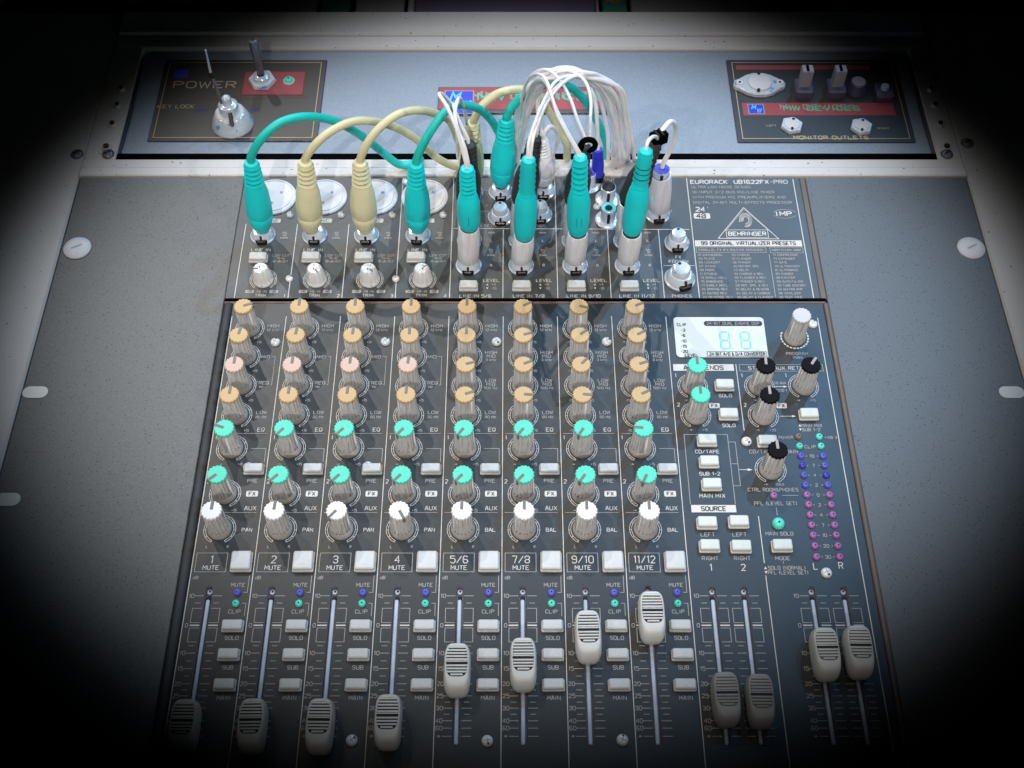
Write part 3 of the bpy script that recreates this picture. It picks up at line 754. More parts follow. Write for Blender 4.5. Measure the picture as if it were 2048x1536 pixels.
T('CD/TAPE TO MAIN', 12.1, -3.76, .17, 'print_dim', wf=1.2); T('POWER', 12.76, -3.0, .14, 'print_dim', wf=1.2); T('+48 V', 14.86, -3.0, .14, 'print_dim', wf=1.2); T('CLIP', 13.83, -3.5, .16, 'print_dim', wf=1.2)
LY = [-4.0, -4.5, -5.01, -5.52, -6.03, -6.53, -7.04, -7.55, -8.05, -8.57, -9.10]
for n, y in zip(('10', '7', '4', '2', '0', '2', '4', '7', '10', '20', '30'), LY):
    T(n, 13.84, y, .15, 'print_dim', wf=1.15)
    b.line([(13.53, y), (13.62, y)], .024, .012, 'print_dim'); b.line([(14.06, y), (14.15, y)], .024, .012, 'print_dim')
T('-@', 11.54, -5.49, .13, 'print_dim'); T('MAX', 12.19, -5.49, .14, 'print_dim', wf=1.15); T('CTRL ROOM&PHONES', 11.84, -5.76, .17, 'print_dim', wf=1.08)
b.line([(12.2, -6.05), (12.95, -6.05)], .026, .012, 'print_dim'); T('PFL (LEVEL SET)', 11.87, -6.46, .165, 'print_dim', wf=1.1); b.line([(11.87, -6.67), (11.87, -7.06)], .026, .012, 'print_dim')
T('MAIN SOLO', 11.85, -7.97, .165, 'print_dim', wf=1.15); T('MODE', 11.85, -9.16, .17, 'print_dim', wf=1.2); b.line([(11.85, -9.3), (11.85, -9.42)], .026, .012, 'print_dim')
T('SOLO (NORMAL)', 11.97, -9.62, .165, 'print_dim', wf=1.05); T('PFL (LEVEL SET)', 12.0, -9.84, .165, 'print_dim', wf=1.0); tri(11.04, -9.62, .065, True); tri(11.04, -9.84, .065, False)
T('L', 13.23, -9.54, .30, 'print', t=.036); T('R', 14.34, -9.51, .30, 'print', t=.036)
for x in (8.67, 10.08):
    T('LEFT', x, -8.01, .17, 'print_dim', wf=1.2); T('RIGHT', x, -9.16, .17, 'print_dim', wf=1.2)
T('1', 8.67, -9.6, .30, 'print', t=.036); T('2', 10.08, -9.6, .30, 'print', t=.036)
fader_scale(b, slotx[8], True, .72); fader_scale(b, slotx[9], False); fader_scale(b, slotx[10], True, .72); fader_scale(b, slotx[11], False)
b.build('printed_lettering', con)
for x, y in ((8.66, -.13), (8.67, -1.77), (11.86, -.15), (13.97, -.13), (11.85, -1.80), (11.85, -4.71)): place('knob_scale', RING, con, (x, y, 0))
for x, y, a_, c_ in ((8.66, -.13, 0, 'mint'), (8.67, -1.77, 0, 'mint'), (11.86, -.15, 2, 'black'), (13.97, -.13, 35, 'black'), (11.85, -1.80, 0, 'black'), (11.85, -4.71, 0, 'black')):
    add_knob(con, x, y, c_, a_)['label'] = c_ + '-capped grey ribbed knob'
o = add_knob(con, 13.92, 2.75, 'silver', 0, 'plain silver program knob without pointer', False)
b = MB()
for k in range(24):
    a0, a1 = R(15 * k + 2), R(15 * k + 12.5)
    if 40 < 15 * k < 140: continue
    A = [a0 + (a1 - a0) * j / 3 for j in range(4)]; b.line([(.665 * math.cos(a), .665 * math.sin(a)) for a in A], .075, .012, 'print')
b.build('knob_scale', con, (13.92, 2.75, 0))
for x, y in ((10.165, -.16), (10.195, -1.80), (13.975, -1.80), (9.055, -3.23), (9.045, -4.38), (9.055, -5.56), (11.85, -3.28), (8.67, -7.50), (10.085, -7.45), (8.68, -8.63), (10.06, -8.66), (11.865, -8.62)):
    place('push_button', BTC, con, (x, y, 0), random.uniform(-.01, .01))
place('indicator_light', LEDS['ledbrown'], con, (13.34, -2.96, 0))['label'] = 'brown power indicator light'
for x, y in ((14.32, -2.96), (13.33, -3.47), (14.33, -3.47)): place('indicator_light', LEDS['ledteal'], con, (x, y, 0))['label'] = 'teal indicator light'
for j, y in enumerate(LY):
    for x in (13.335, 14.35):
        k = ('leddeep' if random.random() < .3 else 'ledblue') if j < 4 else 'ledpurple'
        place('indicator_light', LEDS[k], con, (x, y, 0))['label'] = ('blue' if j < 4 else 'purple') + ' level indicator light'
place('indicator_light', LEDS['ledpurple'], con, (11.83, -6.06, 0))['label'] = 'purple level-set indicator light'
place('indicator_light', dome_mesh('indicator_light', .28, 'ledteal', .05), con, (11.86, -7.48, 0))['label'] = 'large teal solo indicator light'
# display
b = MB()
lp = arc_pts(8.22, 3.76, .2, 90, 180, 4) + arc_pts(8.22, 1.74, .2, 180, 270, 4) + [(12.48, 1.54), ] + arc_pts(12.30, 3.76, .2, 0, 90, 4)
b.loft([[(x, y, 0) for x, y in lp], [(x, y, .06) for x, y in lp]], 'display', False); dsp = b.build('effects_display', con)
b = MB(); b.rbox(8.1, 12.45, 3.95, 4.04, 0, .05, 'inkdark', .01, .02); b.build('display_top_edge', dsp)  # dark bar along the top edge of the display
b = MB(); b.rbox(9.52, 12.40, 3.41, 3.71, .06, .072, 'inkdark', 0, .08); b.text('24-BIT DUAL ENGINE DSP', 10.96, 3.56, .17, 'greyprint', z=.078, wf=1.05, W=2.6)
b.text('24-BIT A/D & D/A CONVERTER', 10.98, 1.71, .16, 'inkdark', z=.072, W=2.7, bold=True); b.box_outline(9.52, 12.42, 1.58, 1.85, .025, .072, 'inkdark')
for n, x, y in (('CLIP', 8.4, 3.48), ('-3', 8.45, 3.15), ('-6', 8.43, 2.82), ('-10', 8.41, 2.49), ('-15', 8.40, 2.17), ('-20', 8.41, 1.86), ('LEVEL', 8.75, 1.64)): b.text(n, x, y, .15, 'inkdark', z=.072, wf=1.1, bold=True)
b.build('display_lettering', dsp)
for cx in (10.46, 11.46):
    b = MB(); hx, hy, t_ = .22, .25, .075; cy = 2.53
    for sy in (-1, 1):
        for sx in (-1, 1):
            b.line([(cx + sx * hx, cy + sy * .045), (cx + sx * hx, cy + sy * (2 * hy - .045))], t_, .071, 'seg')
    for yy in (-2 * hy, 0, 2 * hy): b.line([(cx - hx + .05, cy + yy), (cx + hx - .05, cy + yy)], t_, .0725, 'seg')
    b.lathe([(.035, .06), (.035, .071)], 'seg', 8, Matrix.Translation((cx + .33, cy - 2 * hy, 0))); b.build('display_digit', dsp)

# --- upper panel
b = MB(); Z = .012; T = lambda *a, **k: b.text(*a, **k)
SU = [-14.0, -11.29, -8.58, -5.89, -3.15, -.46, 2.31, 5.0, 7.68]
for i, x in enumerate(SU):
    y1 = 13.40 if i in (3, 4, 6) else (10.1 if i < 3 else 9.72)
    b.line([(x, 5.2), (x, y1)], .04, Z, 'print')
b.line([(9.45, 5.2), (9.45, 13.38)], .045, Z, 'print'); b.line([(15.2, 5.2), (15.2, 13.3)], .045, Z, 'print')
b.line([(-3.1, 9.80), (9.3, 9.72)], .04, .0145, 'print'); b.line([(7.78, 7.29), (9.38, 7.29)], .035, Z, 'print')
for i in range(4):
    s = SU[i]
    b.rbox(s + 1.05, s + 1.80, 10.2, 10.48, 0, .012, 'print', 0, .05); T('MIC', s + 1.42, 10.34, .18, 'inkdark', z=.016, wf=1.2)
    T('BAL', s + 2.12, 9.5, .11, 'print_dim'); T('OR', s + 2.12, 9.33, .11, 'print_dim'); T('UNBAL', s + 2.12, 9.15, .11, 'print_dim')
    T('LINE IN', s + .98, 8.34, .17, 'print', wf=1.3); T('LOW CUT', s + 2.08, 7.97, .14, 'print_dim', wf=1.2); T('75 Hz', s + 2.08, 7.77, .12, 'print_dim'); T('18 dB/OCT', s + 2.08, 7.57, .12, 'print_dim')
    for xx, tt in ((.72, '+10'), (1.95, '+60')): b.rbox(s + xx - .22, s + xx + .22, 5.52, 5.70, 0, .012, 'print_dim', 0, .03); T(tt, s + xx, 5.61, .11, 'inkdark', z=.016)
    T('+15 -40', s + 1.33, 5.61, .11, 'print_dim'); T('TRIM', s + 1.3, 5.36, .16, 'print', wf=1.25); T(str(i + 1), s + 2.52, 5.33, .18, 'print')
for i in range(4):
    s = SU[4 + i]
    T('LEVEL', s + 2.1, 6.32, .17, 'print', wf=1.25); T('+4', s + 2.22, 6.06, .15, 'print_dim'); T('-10', s + 2.22, 5.81, .15, 'print_dim'); tri(s + 1.9, 6.06, .06, True); tri(s + 1.9, 5.81, .06, False)
    T('LINE IN ' + NAMES[4 + i], s + 1.3, 5.32, .18, 'print', wf=1.2)
    T('MONO', s + 2.08, 9.5, .11, 'print_dim'); T('L', s + 2.08, 8.96, .15, 'print'); T('BAL', s + 2.08, 8.34, .11, 'print_dim'); T('OR', s + 2.08, 8.17, .11, 'print_dim'); T('UNBAL', s + 2.08, 7.99, .11, 'print_dim'); T('R', s + 2.08, 7.31, .15, 'print')
T('1', -1.37, 13.09, .15, 'print_dim'); T('2', -1.37, 11.4, .15, 'print_dim'); T('1', 2.05, 13.07, .15, 'print_dim'); T('2', 2.05, 11.4, .15, 'print_dim')
T('AUX RETURNS', -1.2, 9.98, .17, 'print_dim', wf=1.15); T('SENDS', 1.4, 9.98, .17, 'print_dim', wf=1.15)
b.line([(-1.75, 12.5), (-1.2, 12.5)], .03, Z, 'print_dim'); b.line([(-1.75, 11.0), (-1.2, 11.0)], .03, Z, 'print_dim')
T('OUTPUT', 5.12, 13.25, .15, 'print_dim', wf=1.25); T('TAPE', 4.85, 12.95, .13, 'print_dim', wf=1.25); T('R', 8.45, 11.0, .14, 'print_dim')
T('FX', 8.58, 7.86, .16, 'print', wf=1.2); T('FOOTSW', 8.58, 7.57, .17, 'print', wf=1.25); T('PHONES', 8.57, 5.32, .17, 'print', wf=1.25)
T('EURORACK', 9.65, 13.10, .25, 'print', wf=1.38, bold=True, align='l', W=1.98); T('UB1622FX', 12.0, 13.10, .25, 'print', wf=1.36, bold=True, align='l', W=1.85); T('-PRO', 13.95, 13.10, .25, 'print', wf=1.36, align='l', W=0.92)
for y, tt, wf in ((12.73, 'ULTRA LOW-NOISE DESIGN', 3.15), (12.36, '16-INPUT 2/2-BUS MIC/LINE MIXER', 4.4), (11.99, 'WITH PREMIUM MIC PREAMPLIFIERS AND', 4.95), (11.62, 'DIGITAL 24-BIT MULTI-EFFECTS PROCESSOR', 5.25)): T(tt, 9.68, y, .155, 'print_dim', W=wf, align='l')
T('24', 10.0, 11.13, .28, 'print', wf=1.2, bold=True); T("'", 10.4, 11.2, .2, 'print'); b.rbox(9.62, 10.48, 10.48, 10.86, 0, .012, 'print', 0, .05); T('48', 10.0, 10.67, .28, 'inkdark', z=.016, wf=1.2, bold=True)
T('MP', 14.5, 10.82, .28, 'print', wf=1.5, bold=True); T('I', 14.02, 10.82, .28, 'print', bold=True)
for a0, a1, ry in ((20, 160, .3), (200, 340, .32)): b.line([(14.45 + .62 * math.cos(R(a)), 10.82 + ry * math.sin(R(a))) for a in range(a0, a1 + 1, 10)], .025, .012, 'print_dim')
b.line([(12.31, 11.25), (10.77, 9.12), (13.92, 9.08)], .04, Z, 'print', True); b.line([(12.31, 11.12), (11.25, 9.68)], .03, .0145, 'print_dim'); b.line([(12.35, 11.1), (13.42, 9.7)], .03, .0145, 'print_dim')
b.rect(11.22, 13.40, 9.16, 9.69, .0165, 'panel_up'); b.box_outline(11.22, 13.40, 9.16, 9.69, .03, .019, 'print'); T('BEHRINGER', 12.31, 9.43, .24, 'print', wf=1.12, bold=True, z=.019, W=1.95)
for rr, oo in ((.42, 0), (.33, .03), (.22, .02)):
    b.line([(12.33 + oo + rr * .72 * math.cos(R(a)) + (-.05 if a > 190 else 0), 10.38 + rr * 1.1 * math.sin(R(a))) for a in range(-110, 200, 14)], .07, Z, 'print_dim')
b.rect(9.52, 15.08, 8.57, 8.98, Z, 'print'); T('99 ORIGINAL VIRTUALIZER PRESETS', 12.3, 8.78, .22, 'inkdark', z=.018, wf=1.28, bold=True, W=4.9)
b.box_outline(9.55, 13.16, 8.17, 8.51, .025, Z, 'print_dim'); b.box_outline(13.38, 15.08, 8.14, 8.51, .025, Z, 'print_dim')
T('PARALLEL FX (FX ROUTING ASSIGNED)', 11.35, 8.34, .13, 'print_dim', W=3.35); T('INSERT FX & DYN. IN&OUT', 14.23, 8.33, .12, 'print_dim', W=1.5)
C1 = ['01 CATHEDRAL', '05 PLATE', '05 CONCERT', '07 STAGE', '09 ROOM', '11 STUDIO', '13 SMALL HALL', '15 AMBIENCE', '17 EARLY REFL.', '19 SPRING REV.', '21 GATED REV.', '23 REVERSE REV.']
C2 = ['25 CHORUS', '31 FLANGER', '36 PHASER', '40 ROTARY SPK.', '43 DELAY', '53 CHORUS & REV.', '55 FLANGER & REV.', '57 PHASER & REV.', '59 ROT. SPK. & REV.', '61 DELAY & REVERB', '64 DELAY & CHORUS', '68 DELAY & FLANGER']
C3 = ['71 COMPRESSOR', '74 EXPANDER', '77 GATE', '79 ULTRAMIZER', '81 ULTRABASS', '85 PHASER', '88 EXCITER', '89 AUTO FILTER', '93 TUBE DISTORT.', '94 GUITAR AMP', '98 VINYLIZER', '99 TEST TONE']
for k_ in range(12):
    y = 8.0 - k_ * .25
    T(C1[k_], 9.62, y, .12, 'print_dim', wf=1.2, align='l'); T(C2[k_], 11.36, y, .12, 'print_dim', wf=1.12, align='l'); T(C3[k_], 13.48, y, .12, 'print_dim', wf=1.1, align='l')
b.line([(13.29, 5.25), (13.29, 8.05)], .03, Z, 'print_dim')
b.build('printed_lettering', con)
# XLR sockets
b = MB(); b.lathe([(1.25, 0), (1.25, .08), (1.20, .13), (1.12, .14), (1.11, .10), (1.04, .10), (1.03, .14), (.01, .145)], 'discw', 48); XL = b.mesh('microphone_socket')
b = MB()
for k_ in range(3):
    a = R(90 + 120 * k_ + 60); b.lathe([(.10, .14), (.09, .155)], 'skirt', 12, Matrix.Translation((.5 * math.cos(a), .5 * math.sin(a), 0)))
    b.lathe([(.03, .15), (.03, .162)], 'hole', 6, Matrix.Translation((.5 * math.cos(a), .5 * math.sin(a), 0)))
XP = b.mesh('socket_contacts')
for i in range(4):
    o = place('microphone_socket', XL, con, (SU[i] + 1.22, 11.97, 0)); place('socket_contacts', XP, o)
    place('screw', SCRS, con, (SU[i] + 2.25, 10.72, 0), random.uniform(0, 3)); place('screw', SCRS, con, (SU[i] + .12, 13.1, 0), random.uniform(0, 3))
    place('push_button', BTU, con, (SU[i] + .94, 7.72 + (.03 if i else 0), 0))
    place('push_button', BTU, con, (SU[4 + i] + .95, 5.88, 0))
for x, y in ((-11.35, 6.42), (-5.92, 6.42), (4.5, 11.3)): place('screw', SCRS, con, (x, y, 0), random.uniform(0, 3))
# trim knobs
b = MB(); b.lathe([(.52, 0), (.52, .08), (.47, .2)], 'knob_white', 28, cap1=False); n = 14; rings = []
for z, r in ((.12, .49), (.5, .45), (.86, .39), (.95, .34)):
    rings.append([((r * (1 if q else .93)) * math.cos(2 * math.pi * (i + q / 2) / n), (r * (1 if q else .93)) * math.sin(2 * math.pi * (i + q / 2) / n), z) for i in range(n) for q in range(2)])
b.loft(rings, 'knob_white', False, False, True); TK = b.mesh('knob')
b = MB(); b.lathe([(.045, .93), (.04, .965)], 'hole', 8, Matrix.Translation((.06, .03, 0))); b.rbox(-.04, .04, .1, .34, .94, .962, 'pointer', .005, .01); TP = b.mesh('pointer')
RT = ring_mesh(11, .60, .68, 40)
for i in range(4):
    x, y = SU[i] + 1.34, 6.38
    o = place('knob', TK, con, (x, y, 0), random.uniform(-.6, .6)); o['label'] = 'short white trim knob'; place('pointer', TP, o, (0, 0, 0), 2.2 + i)
    place('knob_scale', RT, con, (x, y, 0))
# jack sockets
b = MB(); b.lathe([(.66, 0), (.66, .06), (.60, .10), (.56, .3), (.46, .46), (.40, .48)], 'nut', 28); JN = b.mesh('jack_nut')
b = MB(); b.rbox(-.30, .30, -.68, -.44, .02, .26, 'nutdark', .05, .1); b.rbox(-.06, .06, -.60, -.36, .2, .46, 'darkred', .04, .05); JD = b.mesh('highlight_notch')  # dark pieces shaped as the inverted highlights of the chrome nut
b = MB(); b.lathe([(.40, .48), (.38, .78), (.34, .84), (.2, .86)], 'nut', 24, capk='nut'); b.lathe([(.07, .84), (.07, .875)], 'hole', 10, Matrix.Translation((0, .22, 0))); JE = b.mesh('socket_collar')
used = [(SU[i] + .98, 9.34) for i in range(4)] + [(SU[4 + i] + .93, 7.30) for i in range(4)] + [(SU[4 + i] + .93, 8.96) for i in range(4)] + [(-.60, 12.38), (-2.2, 12.3), (1.66, 12.46), (7.70, 10.78)]
empty_ = [(-.62, 10.6), (1.48, 10.75), (8.58, 8.80)]
for j, (x, y) in enumerate(used + empty_):
    o = place('jack_socket', JN, con, (x, y, 0), random.uniform(-.1, .1)); place('highlight_notch', JD, o)
    if j >= len(used): place('socket_collar', JE, o)
o = place('jack_socket', JN, con, (8.55, 6.42, 0), .35); o.scale = (1.2, 1.2, 1.1); o['label'] = 'large headphone jack socket'; place('highlight_notch', JD, o); place('socket_collar', JE, o)
# phono sockets
for x, y, kr, lab in ((5.10, 11.85, 'groove', 'phono socket with black ring'), (5.05, 10.41, 'tealring', 'phono socket with teal ring'), (4.1, 12.9, 'bluering', 'phono socket under the blue plug')):
    b = MB(); b.lathe([(.66, 0), (.66, .05), (.60, .09), (.40, .12), (.39, .95), (.36, .98)], 'nut', 28, cap1=False); b.rbox(-.08, .08, -.42, -.30, .15, .85, 'nutdark', .02, .03); o = b.build('phono_socket', con, (x, y, 0)); o['label'] = lab
    b = MB(); b.lathe([(.36, .98), (.34, .985), (.20, .93)], kr, 24, capk='hole'); b.build('socket_ring', o)

# ================================================================== plugs, adapters and cables


def plug_profile(kind, L):
    if kind == 'large':
        pr = [(.36, 0), (.48, .06), (.62, .16), (.655, .245), (.64, .25), (.665, .262), (.66, .40), (.60, .56), (.50, .66), (.46, .70)]
        ribs = [(.46 - .10 * q / 9 + (.035 if q % 2 == 0 else -.02), .71 + .29 * q / 10) for q in range(10)]
    elif kind == 'slim':
        pr = [(.36, 0), (.47, .04), (.53, .10), (.56, .18), (.565, .36), (.555, .44), (.46, .54), (.385, .58)]
        ribs = [(.38 - .03 * q / 11 + (.03 if q % 2 == 0 else -.03), .59 + .40 * q / 12) for q in range(12)]
    elif kind == 'dark':
        pr = [(.50, 0), (.62, .08), (.62, .4), (.52, .52), (.44, .58)]
        ribs = [(.43 - .09 * q / 11 + (.03 if q % 2 == 0 else -.02), .59 + .4 * q / 12) for q in range(12)]
    else:
        pr = [(.30, 0), (.32, .3)]
        ribs = [(.32 - .05 * q / 9 + (.02 if q % 2 == 0 else -.02), .35 + .64 * q / 10) for q in range(10)]
    tail = [(ribs[-1][0] * .98, .985), (ribs[-1][0] * .7, 1.0)]
    return [(r, t * L) for r, t in pr], [(r, t * L) for r, t in ribs + tail]


def cable_thing(label, bottom, top, kind, kp, kc, cables, r, group='plugged-in audio cables'):
    x, y, z = bottom; L = (Vector(top) - Vector(bottom)).length; base = Vector(bottom)
    t = thing('audio_cable', label, 'cable', bottom, group)
    mx = axis_mx((0, 0, 0), Vector(top) - base)
    p1, p2 = plug_profile(kind, L)
    b = MB(); b.lathe(p1, kp, 28, mx, cap0=True); b.build('plug_body', t)
    b = MB(); b.lathe([p1[-1]] + p2, kp, 24, mx, cap0=True); b.build('strain_relief', t)
    b = MB(); b.lathe([(.30, -.35), (.30, -.02), (.36, .02)], 'nutdark', 18, mx, cap0=True); b.build('plug_shank', t)
    for c in cables:
        b = MB(); b.tube([tuple(Vector(p) - base) for p in c], r, kc, 10, 6); b.build('cable', t)
    return t


def tail(p, x=None, g=True):
    """lead a cable on down into the gap behind the crossbar"""
    q = p[-1]; return p + [(q[0] + .05, max(q[1] + .25, 14.5), .35), (q[0] + .1, 14.93, -.5), (q[0] + .1, 14.95, -1.4)]


def trunc(p):
    return [q for q in p if q[2] > .35]


G = 'plugged-in audio cables'
teal1 = [(-12.66, 9.35, 5.3), (-12.58, 9.42, 5.8), (-11.94, 9.60, 6.75), (-11.08, 10.0, 7.32), (-10.24, 10.6, 7.14), (-9.45, 11.3, 6.47), (-8.61, 12.0, 5.42), (-7.79, 12.8, 3.81), (-6.93, 13.5, 1.95), (-6.15, 13.85, .6), (-5.5, 14.05, .4), (-5.1, 14.3, .4)]
cable_thing('leftmost teal plug, its arching cable crossing the power plate corner', (-12.96, 9.30, .55), (-12.66, 9.35, 5.45), 'large', 'teal', 'tealcable', [tail(teal1)], .215)
cream2 = [(-10.03, 9.35, 5.3), (-9.95, 9.42, 5.7), (-9.29, 9.6, 6.52), (-8.61, 10.0, 6.86), (-7.65, 10.6, 6.87), (-6.75, 11.3, 6.19), (-5.85, 12.0, 5.13), (-4.94, 12.8, 3.51), (-3.99, 13.4, 1.55), (-3.15, 13.8, .5), (-2.7, 14.0, .4), (-2.4, 14.3, .4)]
cable_thing('cream plug right beside the leftmost teal plug, with a cream cable', (-10.44, 9.30, .55), (-10.03, 9.35, 5.45), 'large', 'cream', 'creamcable', [tail(cream2)], .205)
cream3 = [(-7.38, 9.35, 5.3), (-7.30, 9.42, 5.7), (-6.88, 9.6, 6.52), (-6.24, 10.0, 7.13), (-5.39, 10.6, 7.37), (-4.51, 11.3, 6.93), (-3.7, 12.0, 6.0), (-3.1, 12.7, 4.8), (-2.75, 13.4, 2.6), (-2.3, 14.0, .6)]
cable_thing('cream plug just left of the teal plug with lettering on its cable', (-7.61, 9.30, .55), (-7.38, 9.35, 5.45), 'large', 'cream', 'creamcable', [tail(cream3)], .205)
teal4 = [(-4.67, 9.35, 5.2), (-4.6, 9.42, 5.6), (-4.28, 9.6, 6.33), (-3.78, 10.0, 7.04), (-3.3, 10.4, 7.5), (-2.85, 11.0, 7.5), (-2.32, 11.8, 6.81), (-1.59, 12.6, 5.74), (-.99, 13.2, 4.3), (-.45, 13.7, 2.4), (0, 14.1, .6)]
c4 = cable_thing('large teal plug whose teal cable carries dark lettering', (-4.89, 9.33, .50), (-4.67, 9.35, 5.32), 'large', 'teal', 'tealcable', [tail(teal4)], .215)
bigteal = [(-.27, 12.6, 5.0), (-.22, 12.62, 5.4), (.12, 12.8, 5.92), (.74, 13.0, 6.51), (1.51, 13.4, 6.6), (2.15, 13.8, 6.39), (2.97, 14.2, 5.71), (3.75, 14.5, 4.55), (4.59, 14.7, 2.71), (5.1, 14.7, 1.3)]
cable_thing('large teal plug in the back row, cable arching over the red sign', (-.58, 12.4, .62), (-.27, 12.6, 5.13), 'large', 'teal', 'tealcable', [tail(bigteal)], .22)
creamb = [(-2.0, 12.8, 4.6), (-1.85, 12.85, 5.0), (-1.52, 12.9, 5.67), (-.74, 13.2, 6.22), (.27, 13.6, 6.16), (.99, 14.0, 5.58), (1.65, 14.4, 4.41), (2.44, 14.5, 2.66), (2.95, 14.5, 1.38)]
cable_thing('cream plug at the back, its cable arching over the red sign', (-2.2, 12.3, .62), (-2.0, 12.8, 4.7), 'large', 'cream', 'creamcable', [tail(creamb)], .21)
# front row: adapters and teal plugs
AD = 'white jack adapters'


def adapter(label, p0, p1, ring=None, r=.55):
    t = thing('jack_adapter', label, 'adapter', p0, AD); L = (Vector(p1) - Vector(p0)).length
    mx = axis_mx((0, 0, 0), Vector(p1) - Vector(p0))
    b = MB(); b.lathe([(r * .82, 0), (r * .98, .15), (r, L * .35), (r * 1.03, L * .6), (r * .98, L * .85), (r * .9, L)], 'adapter', 28, mx, cap0=True); b.build('adapter_barrel', t)
    b = MB(); b.lathe([(r * .62, -.35), (r * .64, 0)], 'nutdark', 18, mx, cap0=True); b.build('adapter_shank', t)
    b = MB(); b.lathe([(r * .8, L), (r * .78, L + .03)], ring or 'nutdark', 24, mx)
    b.build('socket_ring', t)
    return t


FR = [((-2.22, 7.30, .5), (-2.12, 7.30, 3.0), (-2.10, 7.30, 2.95), (-2.09, 7.40, 7.07)), ((.47, 7.30, .5), (.60, 7.30, 2.3), (.61, 7.30, 2.2), (.77, 7.5, 7.58)),
      ((3.20, 7.30, .5), (3.26, 7.30, 2.6), (3.26, 7.30, 2.55), (3.15, 7.5, 7.71)), ((5.90, 7.30, .5), (5.93, 7.30, 2.6), (5.93, 7.32, 2.55), (6.20, 7.8, 7.83))]
for nm, f in zip(('leftmost', 'second from left', 'third from left', 'rightmost'), FR):
    adapter('%s of the front white adapters, under a slim teal plug' % nm, f[0], f[1])
    adapter('%s of the rear white adapters, under a charcoal plug' % nm, (f[0][0] - .02, 8.96, .5), (f[1][0] - .08, 8.96, 3.0))
w56a = [(-2.12, 7.4, 6.95), (-2.15, 7.42, 7.4), (-2.29, 7.6, 8.03), (-2.55, 8.0, 9.02), (-2.93, 8.6, 9.69), (-3.3, 9.2, 9.88), (-3.15, 10.0, 9.09), (-2.79, 10.8, 7.6), (-2.67, 12.0, 5.74), (-2.6, 13.4, 2.5), (-2.5, 14.3, .6)]
w56b = [(-2.02, 7.4, 6.95), (-2.04, 7.42, 7.4), (-2.19, 7.7, 8.13), (-2.47, 8.2, 8.63), (-2.63, 9.0, 8.83), (-2.52, 10.0, 8.85), (-2.4, 11.0, 7.8), (-2.3, 12.6, 5), (-2.35, 14.2, .6)]
cable_thing('leftmost slim teal plug, its thin white leads looping up to the left', FR[0][2], FR[0][3], 'slim', 'teal', 'whitecable', [tail(w56a), tail(w56b)], .09)
w78a = [(.72, 7.5, 7.45), (.74, 7.6, 7.9), (.79, 7.9, 8.33), (1.11, 8.6, 8.92), (1.4, 9.4, 9.12), (1.99, 10.6, 9.35), (2.76, 11.5, 8.92), (3.71, 12.2, 8.09), (4.61, 13.0, 6.35), (5.51, 13.8, 3.12), (5.8, 14.2, .8)]
w78b = [(.85, 7.5, 7.45), (.88, 7.6, 7.9), (.97, 7.9, 8.43), (1.26, 8.8, 8.73), (1.7, 9.8, 9.04), (2.52, 11.0, 9.08), (3.39, 12.0, 8.51), (4.31, 12.8, 7.35), (5.08, 13.4, 5.46), (5.68, 14.0, 2.59), (6.0, 14.3, .6)]
cable_thing('second slim teal plug from left, upright with thin white leads', FR[1][2], FR[1][3], 'slim', 'teal', 'whitecable', [tail(w78a), tail(w78b)], .08)
w910 = [(3.17, 7.5, 7.6), (3.12, 7.55, 7.85), (2.83, 7.7, 8.33), (2.31, 8.2, 9.11), (1.88, 8.8, 9.78), (1.57, 9.8, 9.98), (1.2, 10.8, 9.31), (.87, 12.0, 7.68), (.52, 13.2, 4.8), (.3, 14.0, 1.79), (.25, 14.4, .5)]
w910b = [(3.07, 7.5, 7.6), (3.0, 7.55, 7.85), (2.67, 7.7, 8.53), (2.08, 8.2, 9.5), (1.79, 8.8, 10.16), (1.49, 9.8, 10.31), (1.05, 10.8, 9.64), (.64, 12.0, 7.88), (.36, 13.2, 4.8), (.15, 14.2, .9)]
cable_thing('third slim teal plug from left, leads running up to the left', FR[2][2], FR[2][3], 'slim', 'teal', 'whitecable', [tail(w910), tail(w910b)], .08)
w1112 = [(6.2, 7.8, 7.7), (6.2, 7.85, 7.95), (6.3, 8.1, 8.1), (6.6, 8.7, 7.75), (6.95, 9.7, 6.6), (7.1, 11, 4.4), (7.0, 12.8, 1.8), (6.8, 14.2, .6)]
cable_thing('rightmost slim teal plug, leaning to the right', FR[3][2], FR[3][3], 'slim', 'teal', 'whitecable', [tail(w1112)], .09)
bl56 = [(-2.07, 9, 6.9), (-2.1, 9.05, 7.3), (-2.35, 9.2, 7.9), (-2.6, 9.5, 8.4), (-2.75, 10.2, 8.3), (-2.75, 11.2, 7.2), (-2.8, 12.4, 4.8), (-2.9, 13.8, 1.4), (-2.9, 14.4, .5)]
cable_thing('leftmost charcoal plug, behind the leftmost slim teal plug', (-2.20, 8.96, 3.0), (-2.02, 9.0, 7.03), 'dark', 'blackrub', 'whitecable', [tail(bl56)], .09)
bl78 = [(1.1, 9.35, 7.0), (1.18, 9.42, 7.35), (1.29, 9.6, 7.75), (1.57, 10.0, 8.56), (2.02, 10.8, 8.78), (2.77, 11.6, 8.68), (3.56, 12.2, 8.24), (4.43, 13.0, 6.76), (5.17, 13.6, 4.31), (5.6, 14.1, 2.02), (5.65, 14.4, .6)]
cable_thing('charcoal plug right of the large back teal plug, lead rising steeply', (.52, 8.96, 3.0), (1.1, 9.35, 7.09), 'dark', 'blackrub', 'whitecable', [tail(bl78)], .08)
